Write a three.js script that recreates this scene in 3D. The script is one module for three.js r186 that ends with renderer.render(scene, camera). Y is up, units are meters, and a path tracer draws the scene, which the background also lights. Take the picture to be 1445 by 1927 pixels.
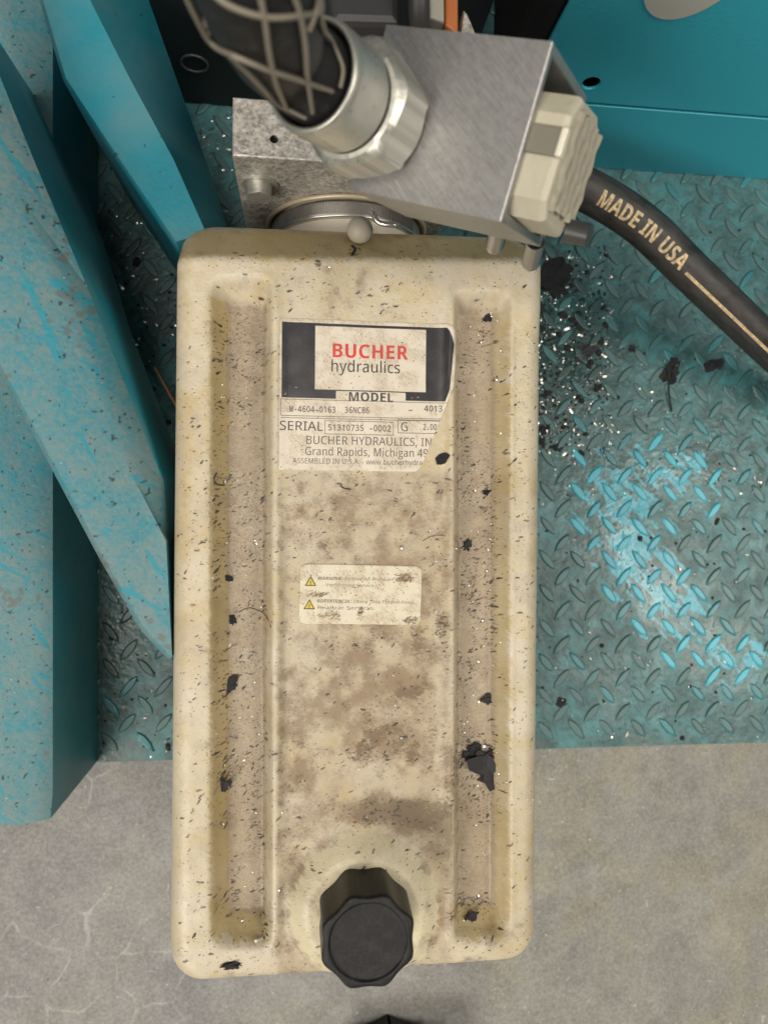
import * as THREE from 'three';
import { mergeGeometries, mergeVertices, toCreasedNormals } from 'three/addons/utils/BufferGeometryUtils.js';
import { RoundedBoxGeometry } from 'three/addons/geometries/RoundedBoxGeometry.js';
import { RectAreaLightUniformsLib } from 'three/addons/lights/RectAreaLightUniformsLib.js';

// ---------------------------------------------------------------- camera, light, exposure
const scene = new THREE.Scene();
const PW = 1445, PH = 1927, FOCAL = 1336, EYE = 0.526;
const V = (x, y, z) => new THREE.Vector3(x, y, z);
const tilt = THREE.MathUtils.degToRad(6.6), roll = THREE.MathUtils.degToRad(0.55);
const forward = V(Math.sin(tilt), -Math.cos(tilt), 0);
const right0 = V(0, 0, 0).crossVectors(forward, V(0, 0, -1));
const camUp = V(0, 0, -1).multiplyScalar(Math.cos(roll)).addScaledVector(right0, -Math.sin(roll));
const camRight = V(0, 0, 0).crossVectors(forward, camUp).normalize();
const eye = V(0, EYE, 0);
const camera = new THREE.PerspectiveCamera(2 * Math.atan(PH / 2 / FOCAL) * 180 / Math.PI, PW / PH, 0.01, 30);
camera.position.copy(eye); camera.up.copy(camUp); camera.lookAt(eye.clone().add(forward)); camera.updateMatrixWorld();
camera.focus = 0.36; camera.userData.fStop = 10;
const renderer = new THREE.WebGLRenderer({ antialias: true });
renderer.setSize(767, 1024);
renderer.toneMapping = THREE.LinearToneMapping;
renderer.toneMappingExposure = 0.79;
renderer.shadowMap.enabled = true;
scene.background = new THREE.Color().setRGB(0.125, 0.128, 0.132);   // the pale workshop all round
RectAreaLightUniformsLib.init();
const lampGlow = new THREE.MeshStandardMaterial({ color: 0x222222, emissive: 0xfff6e8, emissiveIntensity: 6, roughness: 0.6 });
const lampTin = new THREE.MeshStandardMaterial({ color: 0xd8d8d4, roughness: 0.6 });
function ceilingLamp(name, label, [x, y, z], [w, l], intensity, target = V(0, 0, 0)) {
  const g = new THREE.Group(); g.name = name; g.position.set(x, y, z); g.lookAt(target);
  g.userData = { label, category: 'lamp', group: 'workshop lamps overhead' }; scene.add(g);
  const h = new THREE.Mesh(new RoundedBoxGeometry(w + 0.06, l + 0.06, 0.07, 2, 0.01), lampTin); h.name = 'housing'; h.position.z = -0.045; g.add(h);
  const d = new THREE.Mesh(new THREE.BoxGeometry(w, l, 0.01), lampGlow); d.name = 'diffuser'; g.add(d);
  const r = new THREE.RectAreaLight(0xfff6ea, intensity, w, l); r.position.z = 0.012; r.rotation.y = Math.PI; g.add(r);
  for (const m of [h, d]) { m.castShadow = true; m.receiveShadow = true; }
}
ceilingLamp('ceiling_lamp', 'long workshop lamp overhead to the left of the tank', [-1.75, 2.4, 1.9], [1.6, 1.0], 17);
ceilingLamp('ceiling_lamp_002', 'unseen square fill lamp added high above the tank', [-0.45, 3.0, 0.15], [0.9, 0.9], 12);  // added overhead fill that brightens the plate in the gaps
ceilingLamp('ceiling_lamp_001', 'long workshop lamp overhead to the right of the tank', [1.9, 2.75, 0.36], [1.2, 0.8], 14);

// ---------------------------------------------------------------- helpers
const ray = (px, py) => forward.clone().addScaledVector(camRight, (px - PW / 2) / FOCAL).addScaledVector(camUp, -(py - PH / 2) / FOCAL);
const P = (px, py, y) => { const r = ray(px, py); return eye.clone().addScaledVector(r, (y - EYE) / r.y); };
const Pz = (px, py, z) => { const r = ray(px, py); return eye.clone().addScaledVector(r, z / r.z); };
const proj = (p) => { const v = p.clone().sub(eye), d = v.dot(forward); return [PW / 2 + FOCAL * v.dot(camRight) / d, PH / 2 - FOCAL * v.dot(camUp) / d]; };
let seed = 20240611;
const rnd = () => { seed |= 0; seed = seed + 0x6D2B79F5 | 0; let t = Math.imul(seed ^ seed >>> 15, 1 | seed); t = t + Math.imul(t ^ t >>> 7, 61 | t) ^ t; return ((t ^ t >>> 14) >>> 0) / 4294967296; };
const rr = (a, b) => a + (b - a) * rnd();
const clamp = (x, a = 0, b = 1) => Math.min(b, Math.max(a, x));
const sm = (a, b, x) => { const t = clamp((x - a) / (b - a)); return t * t * (3 - 2 * t); };
const mix = (a, b, t) => a + (b - a) * t;
const HT = new Float32Array(65536); for (let i = 0; i < 65536; i++) HT[i] = rnd();
const hsh = (x, y) => HT[(Math.imul(x, 73856093) ^ Math.imul(y, 19349663)) >>> 7 & 65535];
function vn(x, y) {
  const xi = Math.floor(x), yi = Math.floor(y), fx = x - xi, fy = y - yi, u = fx * fx * (3 - 2 * fx), v = fy * fy * (3 - 2 * fy);
  const a = hsh(xi, yi), b = hsh(xi + 1, yi), c = hsh(xi, yi + 1), d = hsh(xi + 1, yi + 1);
  return a + (b - a) * u + (c - a) * v + (a - b - c + d) * u * v;
}
function fbm(x, y, o = 4) { let s = 0, a = 0.5, n = 0; for (let i = 0; i < o; i++) { s += a * vn(x, y); n += a; a *= 0.5; x = x * 2.03 + 17.1; y = y * 2.03 + 9.7; } return s / n; }
const toS = (c) => { c = clamp(c); return 255 * (c <= 0.0031308 ? 12.92 * c : 1.055 * Math.pow(c, 1 / 2.4) - 0.055); };
// texture from a function that fills linear rgb for texel centre (u, v)
function dataTex(w, h, fn, colour = true) {
  const d = new Uint8Array(w * h * 4), c = [0, 0, 0];
  for (let j = 0, k = 0; j < h; j++) for (let i = 0; i < w; i++, k += 4) {
    fn((i + 0.5) / w, (j + 0.5) / h, c);
    for (let q = 0; q < 3; q++) d[k + q] = colour ? toS(c[q]) : 255 * clamp(c[q]);
    d[k + 3] = 255;
  }
  return finish(new THREE.DataTexture(d, w, h), colour);
}
function finish(t, colour) { t.magFilter = THREE.LinearFilter; t.minFilter = THREE.LinearMipmapLinearFilter; t.generateMipmaps = true; t.wrapS = t.wrapT = THREE.RepeatWrapping; if (colour) t.colorSpace = THREE.SRGBColorSpace; t.needsUpdate = true; return t; }
function canvasTex(c) { const t = new THREE.CanvasTexture(c); t.colorSpace = THREE.SRGBColorSpace; t.magFilter = THREE.LinearFilter; return t; }
const used = new Map();
const numbered = (n) => { const k = used.get(n) ?? 0; used.set(n, k + 1); return k ? n + '_' + String(k).padStart(3, '0') : n; };
function mesh(name, geo, mat, parent = scene) {
  const m = new THREE.Mesh(geo, mat); m.name = parent === scene ? numbered(name) : name; m.castShadow = m.receiveShadow = true; parent.add(m); return m;
}
function thing(name, label, category, pos, group) {
  const g = new THREE.Group(); g.name = numbered(name); g.userData = { label, category }; if (group) g.userData.group = group;
  if (pos) g.position.copy(pos); scene.add(g); g.updateMatrixWorld(); return g;
}
const tag = (o, label, category, group) => { o.userData.label = label; o.userData.category = category; if (group) o.userData.group = group; return o; };
// puts world-space geometry under a group that stands elsewhere
const local = (geo, g) => geo.applyMatrix4(g.matrixWorld.clone().invert());
const std = (o) => new THREE.MeshStandardMaterial(o);
const lin = (r, g, b) => new THREE.Color().setRGB(r, g, b);
function cyl(a, b, r0, r1 = r0, seg = 32, open = false) {
  const d = b.clone().sub(a), g = new THREE.CylinderGeometry(r1, r0, d.length(), seg, 1, open);
  g.applyQuaternion(new THREE.Quaternion().setFromUnitVectors(V(0, 1, 0), d.clone().normalize())); const c = a.clone().add(b).multiplyScalar(0.5); g.translate(c.x, c.y, c.z); return g;
}
// upright prism over a plan given as world x, z points
function prism(pts, y0, y1, bevel = 0.001, holes = []) {
  const s = new THREE.Shape(pts.map(([x, z]) => new THREE.Vector2(x, -z)));
  for (const [x, z, r] of holes) { const h = new THREE.Path(); h.absarc(x, -z, r, 0, Math.PI * 2, true); s.holes.push(h); }
  const g = new THREE.ExtrudeGeometry(s, { depth: y1 - y0 - 2 * bevel, bevelEnabled: bevel > 0, bevelSize: bevel, bevelOffset: -bevel, bevelThickness: bevel, bevelSegments: 2, curveSegments: 20 });
  g.rotateX(-Math.PI / 2); g.translate(0, y0 + bevel, 0); return g;
}
const plan = (pts, y) => pts.map(([a, b]) => { const p = P(a, b, y); return [p.x, p.z]; });

// ---------------------------------------------------------------- concrete floor
const FLOOR = -0.04;
{
  const S = 0.9, X0 = -0.42, Z0 = 0.0;            // texture laid over the floor in metres
  const cell = (x, y) => {                         // distance to the nearest border of an irregular cell
    const xi = Math.floor(x), yi = Math.floor(y); let a = 9, b = 9;
    for (let j = -1; j <= 1; j++) for (let i = -1; i <= 1; i++) { const q = Math.hypot(xi + i + hsh(xi + i, yi + j + 77) - x, yi + j + hsh(xi + i + 31, yi + j) - y); if (q < a) { b = a; a = q; } else if (q < b) b = q; }
    return b - a;
  };
  const map = dataTex(1400, 1000, (u, v, c) => {
    const x = X0 + u * S, z = Z0 + v * S * 1000 / 1400;
    const warm = sm(-0.12, 0.2, x + 0.25 * (fbm(x * 9 + 4, z * 9) - 0.5));
    const a = fbm(x * 14, z * 14, 5), b = fbm(x * 70 + 3, z * 70, 4), f = fbm(x * 760, z * 760, 2), st = fbm(x * 30 + 40, z * 30 + 9, 4);
    let g = 0.205 + 0.06 * (a - 0.5) + 0.07 * (b - 0.5) + 0.13 * (f - 0.5);
    const tan = sm(0.5, 0.68, st) * (0.2 + 0.3 * warm) + 0.30 * warm;
    g *= 1.08; let r = g * mix(1.0, 1.10, tan), gg = g * mix(0.995, 1.05, tan), bb = g * mix(0.965, 0.82, tan);
    const wx = x + 0.012 * (fbm(x * 60, z * 60) - 0.5), wz = z + 0.012 * (fbm(x * 60 + 9, z * 60 + 5) - 0.5);
    const where = sm(0.12, -0.02, x) * sm(0.46, 0.56, fbm(x * 11 + 8, z * 11 + 2, 3)) + 0.25 * sm(0.56, 0.64, fbm(x * 8 + 31, z * 8, 3));
    const line = sm(0.05, 0.012, cell(wx * 24, wz * 24)) * where * (0.35 + 0.65 * sm(0.35, 0.6, fbm(x * 120, z * 120, 2)));
    r = mix(r, 0.5, 0.38 * line); gg = mix(gg, 0.49, 0.38 * line); bb = mix(bb, 0.45, 0.38 * line);
    const dk = sm(0.66, 0.74, fbm(x * 22 + 60, z * 22 + 3, 4)); r *= 1 - 0.1 * dk; gg *= 1 - 0.1 * dk; bb *= 1 - 0.08 * dk;
    const sp = vn(x * 640, z * 640), sq = vn(x * 210 + 9, z * 210); if (sp > 0.962) { const k = sm(0.962, 1, sp) * 0.5; r += k; gg += k; bb += 0.85 * k; } else if (sp < 0.05) { const k = 0.45 + 0.55 * sm(0, 0.05, sp); r *= k; gg *= k; bb *= k; } if (sq > 0.975) { r += 0.16; gg += 0.14; bb += 0.1; }
    c[0] = r; c[1] = gg; c[2] = bb;
  });
  const bump = dataTex(512, 512, (u, v, c) => { c[0] = c[1] = c[2] = 0.6 * fbm(u * 48, v * 48, 4) + 0.4 * fbm(u * 12, v * 12, 3); }, false);
  bump.repeat.set(5, 5);
  const g = new THREE.PlaneGeometry(9, 9, 1, 1).rotateX(-Math.PI / 2); g.translate(0, FLOOR, 1);
  const p = g.attributes.position, uv = g.attributes.uv;
  for (let i = 0; i < p.count; i++) uv.setXY(i, (p.getX(i) - X0) / S, (p.getZ(i) - Z0) / (S * 1000 / 1400));
  mesh('concrete_floor', g, std({ map, bumpMap: bump, bumpScale: 0.0006, roughness: 0.75 })).userData.kind = 'structure';
}

// ---------------------------------------------------------------- paint textures (laid in metres, 0.4 m tile)
const TILE = 0.4;
const TEAL = [0.014, 0.215, 0.285], DUST = [0.158, 0.225, 0.225];
const dustyPaint = dataTex(1024, 1024, (u, v, c) => {
  const x = u * TILE, z = v * TILE;
  const a = fbm(x * 24, z * 24, 5), b = fbm(x * 160, z * 160, 4), f = fbm(x * 900, z * 900, 2);
  let d = clamp(0.66 + 0.6 * (a - 0.5) + 0.8 * (b - 0.5) + 0.9 * (f - 0.5), 0.1, 0.95);
  // rubbed streaks where the paint shows again
  const s1 = sm(0.735, 0.76, fbm(x * 40 + z * 20 + 5, z * 210 - x * 120, 3)), s2 = sm(0.75, 0.77, fbm(x * 260 - z * 140, z * 40 + 8, 3));
  d *= 1 - 0.8 * Math.max(s1, s2);
  const paint = Math.max(s1, s2) > 0.5 ? 1.1 : 1;
  for (let q = 0; q < 3; q++) c[q] = mix(TEAL[q] * paint, DUST[q], d * 0.95);
  const rust = sm(0.64, 0.68, 0.6 * fbm(x * 34 + 11, z * 20 + 3, 3) + 0.4 * fbm(x * 240, z * 240, 3)) * 0.6; c[0] = mix(c[0], 0.13, rust); c[1] = mix(c[1], 0.115, rust); c[2] = mix(c[2], 0.10, rust);
  const sp = fbm(x * 520 + 4, z * 520 + x * 90, 2), dk = 1 - 0.72 * sm(0.78, 0.86, sp); c[0] *= dk; c[1] *= dk; c[2] *= dk; if (sp < 0.07) { c[0] += 0.22; c[1] += 0.28; c[2] += 0.28; }
});
dustyPaint.repeat.set(1 / TILE, 1 / TILE);
const cleanPaint = dataTex(512, 512, (u, v, c) => {
  const x = u * TILE, z = v * TILE, a = fbm(x * 20, z * 20, 4), f = fbm(x * 700, z * 700, 2), k = 0.9 + 0.2 * a + 0.1 * (f - 0.5);
  const d = clamp(0.16 + 0.6 * (fbm(x * 45 + 3, z * 45, 4) - 0.5));
  for (let q = 0; q < 3; q++) c[q] = mix(TEAL[q] * k, DUST[q], d);
  if (vn(x * 380, z * 380) > 0.972) for (let q = 0; q < 3; q++) c[q] *= 0.35;
});
cleanPaint.repeat.set(1 / TILE, 1 / TILE);
const orangePeel = dataTex(256, 256, (u, v, c) => { c[0] = c[1] = c[2] = fbm(u * 40, v * 40, 3); }, false); orangePeel.repeat.set(1 / 0.08, 1 / 0.08);
const mDusty = std({ map: dustyPaint, roughness: 0.72, bumpMap: orangePeel, bumpScale: 0.0003 });
const mPaint = std({ map: cleanPaint, roughness: 0.42, bumpMap: orangePeel, bumpScale: 0.0001 });

// ---------------------------------------------------------------- tread plate
const PLATE_FRONT = 0.1803;
{
  const X0 = -0.42, Z0 = -0.62, SX = 1.0, SZ = 0.82;
  // grime, oily and darker patches, rubbed paint, laid out over the plate in metres
  const oilAndDark = (px, py) => Math.exp(-(((px - 1050) / 95) ** 2 + ((py - 640) / 200) ** 2)) + 0.7 * Math.exp(-(((px - 260) / 90) ** 2 + ((py - 420) / 140) ** 2)) + 0.6 * Math.exp(-(((px - 215) / 60) ** 2 + ((py - 1200) / 160) ** 2));  // oily patch right of the tank; both left patches only darken the plate
  const rub = (px, py) => Math.exp(-(((px - 1235 + 0.1 * (py - 900)) / 130) ** 2 + ((py - 890) / 75) ** 2)) * 0.8 + Math.exp(-(((px - 1190 - 0.62 * (py - 1040)) / 85) ** 2 + ((py - 1090) / 140) ** 2)) + 0.5 * Math.exp(-(((px - 1390) / 60) ** 2 + ((py - 1240) / 50) ** 2));
  const look = (x, z) => {
    const q = proj(V(x, 0, z)), wob = 60 * (fbm(x * 40, z * 40, 3) - 0.5);
    return [oilAndDark(q[0] + wob, q[1]), rub(q[0] + wob, q[1] + wob), q];
  };
  const rough = new Uint8Array(1);
  const map = dataTex(1500, 1230, (u, v, c) => {
    const x = X0 + u * SX, z = Z0 + v * SZ, [o, r] = look(x, z);
    const a = fbm(x * 18, z * 18, 4), b = fbm(x * 130, z * 130, 4), f = fbm(x * 600, z * 600, 2), along = fbm((x + z) * 45, (x - z) * 230, 3);
    let g = 0.68 + 0.5 * (a - 0.5) + 0.7 * (b - 0.5) + 0.3 * (f - 0.5);
    let R = 0.070 * g, G = 0.190 * g, B = 0.196 * g;
    const tealness = 0.25 * sm(0.52, 0.68, b);
    R = mix(R, 0.03, tealness); G = mix(G, 0.22, tealness); B = mix(B, 0.26, tealness);
    const clean = sm(0.53, 0.56, 0.56 * along + 0.34 * fbm(x * 95, z * 95, 4) + 0.10 * f + 0.30 * (Math.min(1, r) - 0.62)) * sm(0.05, 0.3, r);
    R = mix(R, 0.05, 0.9 * clean); G = mix(G, 0.36, 0.9 * clean); B = mix(B, 0.46, 0.9 * clean);
    const lift = fbm(x * 26 + 8, z * 26, 4), rust = sm(0.56, 0.68, lift + 0.06 * sm(0.06, 0.18, z)) * (0.06 + 0.4 * sm(0.08, 0.17, z));
    R = mix(R, 0.13, rust * 0.7); G = mix(G, 0.115, rust * 0.7); B = mix(B, 0.105, rust * 0.7);
    const oo = clamp(o * 1.1) * sm(0.42, 0.56, 0.7 * fbm(x * 70 + 5, z * 70, 5) + 0.3 * fbm(x * 300, z * 300, 3) + 0.22 * o - 0.06);
    R = mix(R, 0.010, 0.85 * oo); G = mix(G, 0.040, 0.85 * oo); B = mix(B, 0.038, 0.85 * oo);
    const sp = vn(x * 560, z * 560), lim = 0.95 - 0.12 * clamp(o); if (sp > lim) { R *= 0.25; G *= 0.25; B *= 0.25; }
    c[0] = R; c[1] = G; c[2] = B;
  });
  const rmap = dataTex(500, 410, (u, v, c) => {
    const x = X0 + u * SX, z = Z0 + v * SZ, [o, r] = look(x, z);
    c[0] = c[2] = 0; c[1] = clamp(0.44 - 0.18 * clamp(r) - 0.14 * clamp(o) + 0.22 * (fbm(x * 90, z * 90, 3) - 0.5), 0.2, 0.9);
  }, false);
  const bump = dataTex(512, 512, (u, v, c) => { c[0] = c[1] = c[2] = 0.5 * fbm(u * 60, v * 60, 4) + 0.5 * fbm(u * 14, v * 14, 3); }, false);
  bump.repeat.set(6, 5);
  const g = new THREE.BoxGeometry(2.4, 0.009, PLATE_FRONT + 1.0); g.translate(0.2, -0.0045, (PLATE_FRONT - 1.0) / 2);
  const p = g.attributes.position, uv = g.attributes.uv;
  for (let i = 0; i < p.count; i++) uv.setXY(i, (p.getX(i) - X0) / SX, (p.getZ(i) - Z0) / SZ);
  const plateMat = std({ map, roughnessMap: rmap, roughness: 1, bumpMap: bump, bumpScale: 0.0007 });
  const plate = mesh('tread_plate', g, plateMat); plate.userData.kind = 'structure';
  const rib = mesh('edge_beam', new THREE.BoxGeometry(2.4, 0.0305, 0.03).translate(0.2, -0.0249, PLATE_FRONT - 0.05), mPaint, plate);
  // raised lugs, crosswise in a chequer
  const lugGeo = new THREE.SphereGeometry(1, 16, 8, 0, Math.PI * 2, 0, Math.PI / 2);
  { const q = lugGeo.attributes.position; for (let i = 0; i < q.count; i++) { const x = q.getX(i), z = q.getZ(i), y = q.getY(i); const w = 1 - 0.55 * x ** 4; q.setXYZ(i, x, Math.min(1, y * 1.5), z * w); } lugGeo.computeVertexNormals(); }
  lugGeo.scale(0.0097, 0.0017, 0.0030);
  const lugMats = [
    std({ color: lin(0.062, 0.130, 0.132), roughness: 0.42 }), std({ color: lin(0.05, 0.140, 0.145), roughness: 0.38 }), std({ color: lin(0.035, 0.175, 0.20), roughness: 0.36 }),
    std({ color: lin(0.045, 0.36, 0.46), roughness: 0.36 }), std({ color: lin(0.03, 0.30, 0.40), roughness: 0.36 }), std({ color: lin(0.03, 0.07, 0.07), roughness: 0.35 })];
  const pitch = 0.0247, base = P(1173, 1085, 0), rest = [];
  for (let j = -18; j <= 10; j++) for (let i = -20; i <= 14; i++) for (let k = 0; k < 2; k++) {
    const x = base.x + (i + 0.5 * k) * pitch + rr(-0.0004, 0.0004), z = base.z + (j + 0.5 * k) * pitch * 1.06 + rr(-0.0004, 0.0004);
    if (z > PLATE_FRONT - 0.006) continue;
    const [o, r, q] = look(x, z);
    const inRight = q[0] > 1000 && q[0] < 1475 && q[1] > 300, inLeft = q[0] > 180 && q[0] < 345 && q[1] > 300 && q[1] < 1440, inGap = q[0] > 345 && q[0] < 450 && q[1] > 190 && q[1] < 440;
    if (!(inRight || inLeft || inGap)) { rest.push(lugGeo.clone().rotateY((k ? -1 : 1) * 0.87).translate(x, -0.0002, z)); continue; }
    const t = rnd(), m = r > 0.42 ? (t < 0.75 ? 3 : 4) : r > 0.16 ? (t < 0.4 ? 3 : t < 0.7 ? 2 : 1) : o > 0.5 ? (t < 0.7 ? 5 : 1) : (t < 0.52 ? 0 : t < 0.86 ? 1 : 2);
    const l = mesh('lug', lugGeo, lugMats[m], plate); l.position.set(x, -0.0002, z); l.rotation.y = (k ? -1 : 1) * 0.87 + rr(-0.05, 0.05); const s = rr(0.9, 1.08); l.scale.set(s, rr(0.65, 1.1), rr(0.9, 1.1));
  }
  mesh('far_lugs', mergeGeometries(rest), lugMats[1], plate).userData.kind = 'stuff';
}

// ---------------------------------------------------------------- turquoise machine bars: rails (left foot, left edge, top left, top right, lower right, right foot) skinned with thickness
function bar(rails, mats) {
  const n = rails[0].length, m = rails.length, pos = [], uv = [], groups = [];
  const quad = (a, b, c, d, flat, s) => {
    for (const [p, q] of [[a, 0], [b, 1], [c, 2], [a, 0], [c, 2], [d, 3]]) {
      pos.push(p.x, p.y, p.z);
      if (flat) uv.push(p.x, p.z); else uv.push(p.z + 0.3 * p.x, p.y + 0.7 * p.x);
    }
  };
  for (let k = 0; k < m; k++) {
    const A = rails[k], B = rails[(k + 1) % m], start = pos.length / 3, top = mats[k] === 0;
    for (let i = 0; i < n - 1; i++) quad(A[i], A[i + 1], B[i + 1], B[i], top);
    groups.push([start, pos.length / 3 - start, mats[k]]);
  }
  const start = pos.length / 3;
  for (const e of [0, n - 1]) for (let k = 1; k < m - 1; k++) for (const p of e ? [rails[0][e], rails[k + 1][e], rails[k][e]] : [rails[0][e], rails[k][e], rails[k + 1][e]]) { pos.push(p.x, p.y, p.z); uv.push(p.x + p.z, p.y); }
  groups.push([start, pos.length / 3 - start, 1]);
  const g = new THREE.BufferGeometry(); g.setAttribute('position', new THREE.Float32BufferAttribute(pos, 3)); g.setAttribute('uv', new THREE.Float32BufferAttribute(uv, 2));
  const c = toCreasedNormals(g, 0.9); c.clearGroups(); for (const q of groups) c.addGroup(...q); return c;
}
function barFrom(st, y, y0, bevL, dropL, dropR) {
  // st: per station [left px, top right px, lower right px]
  const rails = [[], [], [], [], [], []];
  st.forEach(([L, C, D], i) => {
    const yb = Array.isArray(y0) ? y0[i] : y0;
    const l = P(L[0], L[1], y - dropL), t = P(L[0] + bevL, L[1] - bevL * 0.4, y), c = P(C[0], C[1], y), d = P(D[0], D[1], y - dropR);
    rails[0].push(V(l.x, yb, l.z)); rails[1].push(l); rails[2].push(t); rails[3].push(c); rails[4].push(d); rails[5].push(V(d.x, yb, d.z));
  });
  return bar(rails, [1, 0, 0, 0, 1, 1]);
}
{
  const leg = thing('turquoise_rail', 'upright-edged turquoise machine rail running along the lower left corner', 'machine rail', P(0, 1000, 0));
  mesh('rail', local(barFrom([[[-260, -400], [58, -400], [100, -380]], [[-260, 500], [58, 500], [100, 510]], [[-260, 1000], [58, 1000], [100, 1000]], [[-260, 1500], [58, 1500], [100, 1490]], [[-260, 1552], [50, 1552], [96, 1540]]], 0.10, 0.001, 8, 0.004, 0.007), leg), [mDusty, mPaint], leg);
  const beam = thing('turquoise_beam', 'wide dusty turquoise beam slanting down to the left side of the tank', 'machine beam', P(60, 600, 0.1));
  mesh('beam', local(barFrom([
    [[-300, 150], [-140, 0], [-70, -30]], [[-30, 644], [0, 316], [66, 305]], [[93, 873], [102, 545], [165, 540]], [[187, 1050], [196, 784], [258, 782]], [[266, 1188], [255, 905], [308, 905]], [[316, 1240], [313, 1018], [318.5, 1018]]],
    0.195, [0.03, 0.06, 0.1005, 0.1005, 0.1005, 0.1005], 8, 0.004, 0.010), beam), [mDusty, mPaint], beam);
  const arm = thing('turquoise_brace', 'clean turquoise arm with a bent edge behind the dusty beam', 'machine arm', P(200, 200, 0));
  mesh('arm', local(barFrom([
    [[10, -200], [75, -200], [180, -200]], [[75, 0], [170, 0], [280, 0]], [[119, 150], [246, 150], [333, 150]], [[222, 305], [327, 300], [387, 300]], [[326, 457], [388, 438], [428, 425]]],
    0.15, 0.001, 6, 0.003, 0.045), arm), [mPaint, mPaint], arm);
}

// ---------------------------------------------------------------- turquoise cabinet at the upper right
{
  const z = -0.267, cabPaint = std({ color: lin(0.030, 0.34, 0.44), roughness: 0.4, bumpMap: orangePeel, bumpScale: 0.0001 }), cab = thing('turquoise_cabinet', 'clean turquoise cabinet front with a seam and a small hole, upper right', 'cabinet', V(0.35, 0, z));
  const xl = Pz(1052, 40, z).x, ys = Pz(1250, 207, z).y, top = 0.34, xr = 0.95;
  const hole = Pz(1112, 157, z);
  const face = (y0, y1, holes) => { // slab standing up with a rounded rim
    const s = new THREE.Shape([new THREE.Vector2(xl, y0), new THREE.Vector2(xr, y0), new THREE.Vector2(xr, y1), new THREE.Vector2(xl, y1)]);
    for (const [hx, hy, rx, ry] of holes) { const h = new THREE.Path(); h.absellipse(hx, hy, rx, ry, 0, Math.PI * 2, true, 0.4); s.holes.push(h); }
    const g = new THREE.ExtrudeGeometry(s, { depth: 0.001, bevelEnabled: true, bevelSize: 0.0005, bevelOffset: -0.0005, bevelThickness: 0.0005, bevelSegments: 2, curveSegments: 24 }); g.translate(0, 0, z - 0.0015); return local(g, cab);
  };
  mesh('lower_panel', face(0.0005, ys - 0.0015, []), cabPaint, cab);
  mesh('upper_panel', face(ys + 0.0015, top, [[hole.x, hole.y, 0.0054, 0.0062]]), cabPaint, cab);
  mesh('inside', local(new THREE.BoxGeometry(xr - xl - 0.01, top, 0.3).translate((xl + xr) / 2, top / 2 + 0.0005, z - 0.166), cab), std({ color: lin(0.004, 0.006, 0.007), roughness: 0.9 }), cab);
  const e = Pz(1333, -75, z + 0.0005), b = Pz(1325, 43, z + 0.0005), l = Pz(1248, 0, z), r = Pz(1405, 0, z);
  const s = new THREE.Shape(); s.absellipse(e.x, e.y, (r.x - l.x) * 0.60, e.y - b.y, 0, Math.PI * 2, false, 0);
  mesh('grey_decal', local(new THREE.ExtrudeGeometry(s, { depth: 0.0004, bevelEnabled: false, curveSegments: 48 }).translate(0, 0, z + 0.0003), cab), std({ color: lin(0.42, 0.41, 0.37), roughness: 0.5 }), cab);
}

// ---------------------------------------------------------------- the reservoir
const TOP = 0.200;
const xa = -0.0578, xb = 0.1142, zT = -0.1418, zB = 0.2150, RC = 0.016;
const crease = (x) => -0.1130 - 0.04 * (x + 0.056);
const ss = (t) => { t = clamp(t); return t * t * (3 - 2 * t); };
const dip = (t) => { t = clamp(t); return t < 0.5 ? 2 * t * t * 0.9 + 0 : 0.45 + (t - 0.5) * 1.1; };
const box4 = (px, py, x0, fx0, fx1, x1, y0, fy0, fy1, y1) => dip((px - x0) / (fx0 - x0)) * dip((x1 - px) / (x1 - fx1)) * dip((py - y0) / (fy0 - y0)) * dip((y1 - py) / (y1 - fy1));
const capPx = [683, 1708];
function relief(x, z) {          // height of the moulded face against TOP
  const [px, py] = proj(V(x, TOP, z));
  let h = 0;
  h -= 0.0135 * box4(px, py, 390, 426, 494, 513, 516, 556, 1740, 1796);
  h -= 0.0125 * box4(px, py, 852, 872, 936, 968, 544, 578, 1724, 1788);
  h += 0.0016 * (Math.exp(-(((px - 519) / 11) ** 2)) + Math.exp(-(((px - 848) / 9) ** 2))) * sm(520, 600, py) * sm(1800, 1740, py);
  h -= 0.0016 * ss((px - 962) / 10) * ss((1400 - px) / 10) * sm(560, 640, py) * sm(1790, 1720, py);
  h -= 0.0016 * box4(px, py, 524, 545, 822, 842, 950, 985, 1500, 1580);
  const r = Math.hypot(px - capPx[0], (py - capPx[1]));
  h += 0.0075 * sm(155, 100, r);
  h += 0.0011 * (fbm(x * 30, z * 18, 3) - 0.5) + 0.0003 * (fbm(x * 160, z * 160, 2) - 0.5);
  const over = crease(x) - z; if (over > -0.0025) { const q = over + 0.0025; h -= q < 0.005 ? q * q / 0.010 * 1.05 : (q - 0.0025) * 1.05; }
  return h;
}
const tankPos = V((xa + xb) / 2, 0, (zT + zB) / 2);
const tank = thing('hydraulic_tank', 'grimy cream plastic fluid tank with two long grooves and a black cap', 'fluid tank', tankPos);
const TX0 = -0.075, TXW = 0.205, TZ0 = -0.160, TZW = 0.385;      // texture sheet over the tank in metres
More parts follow.
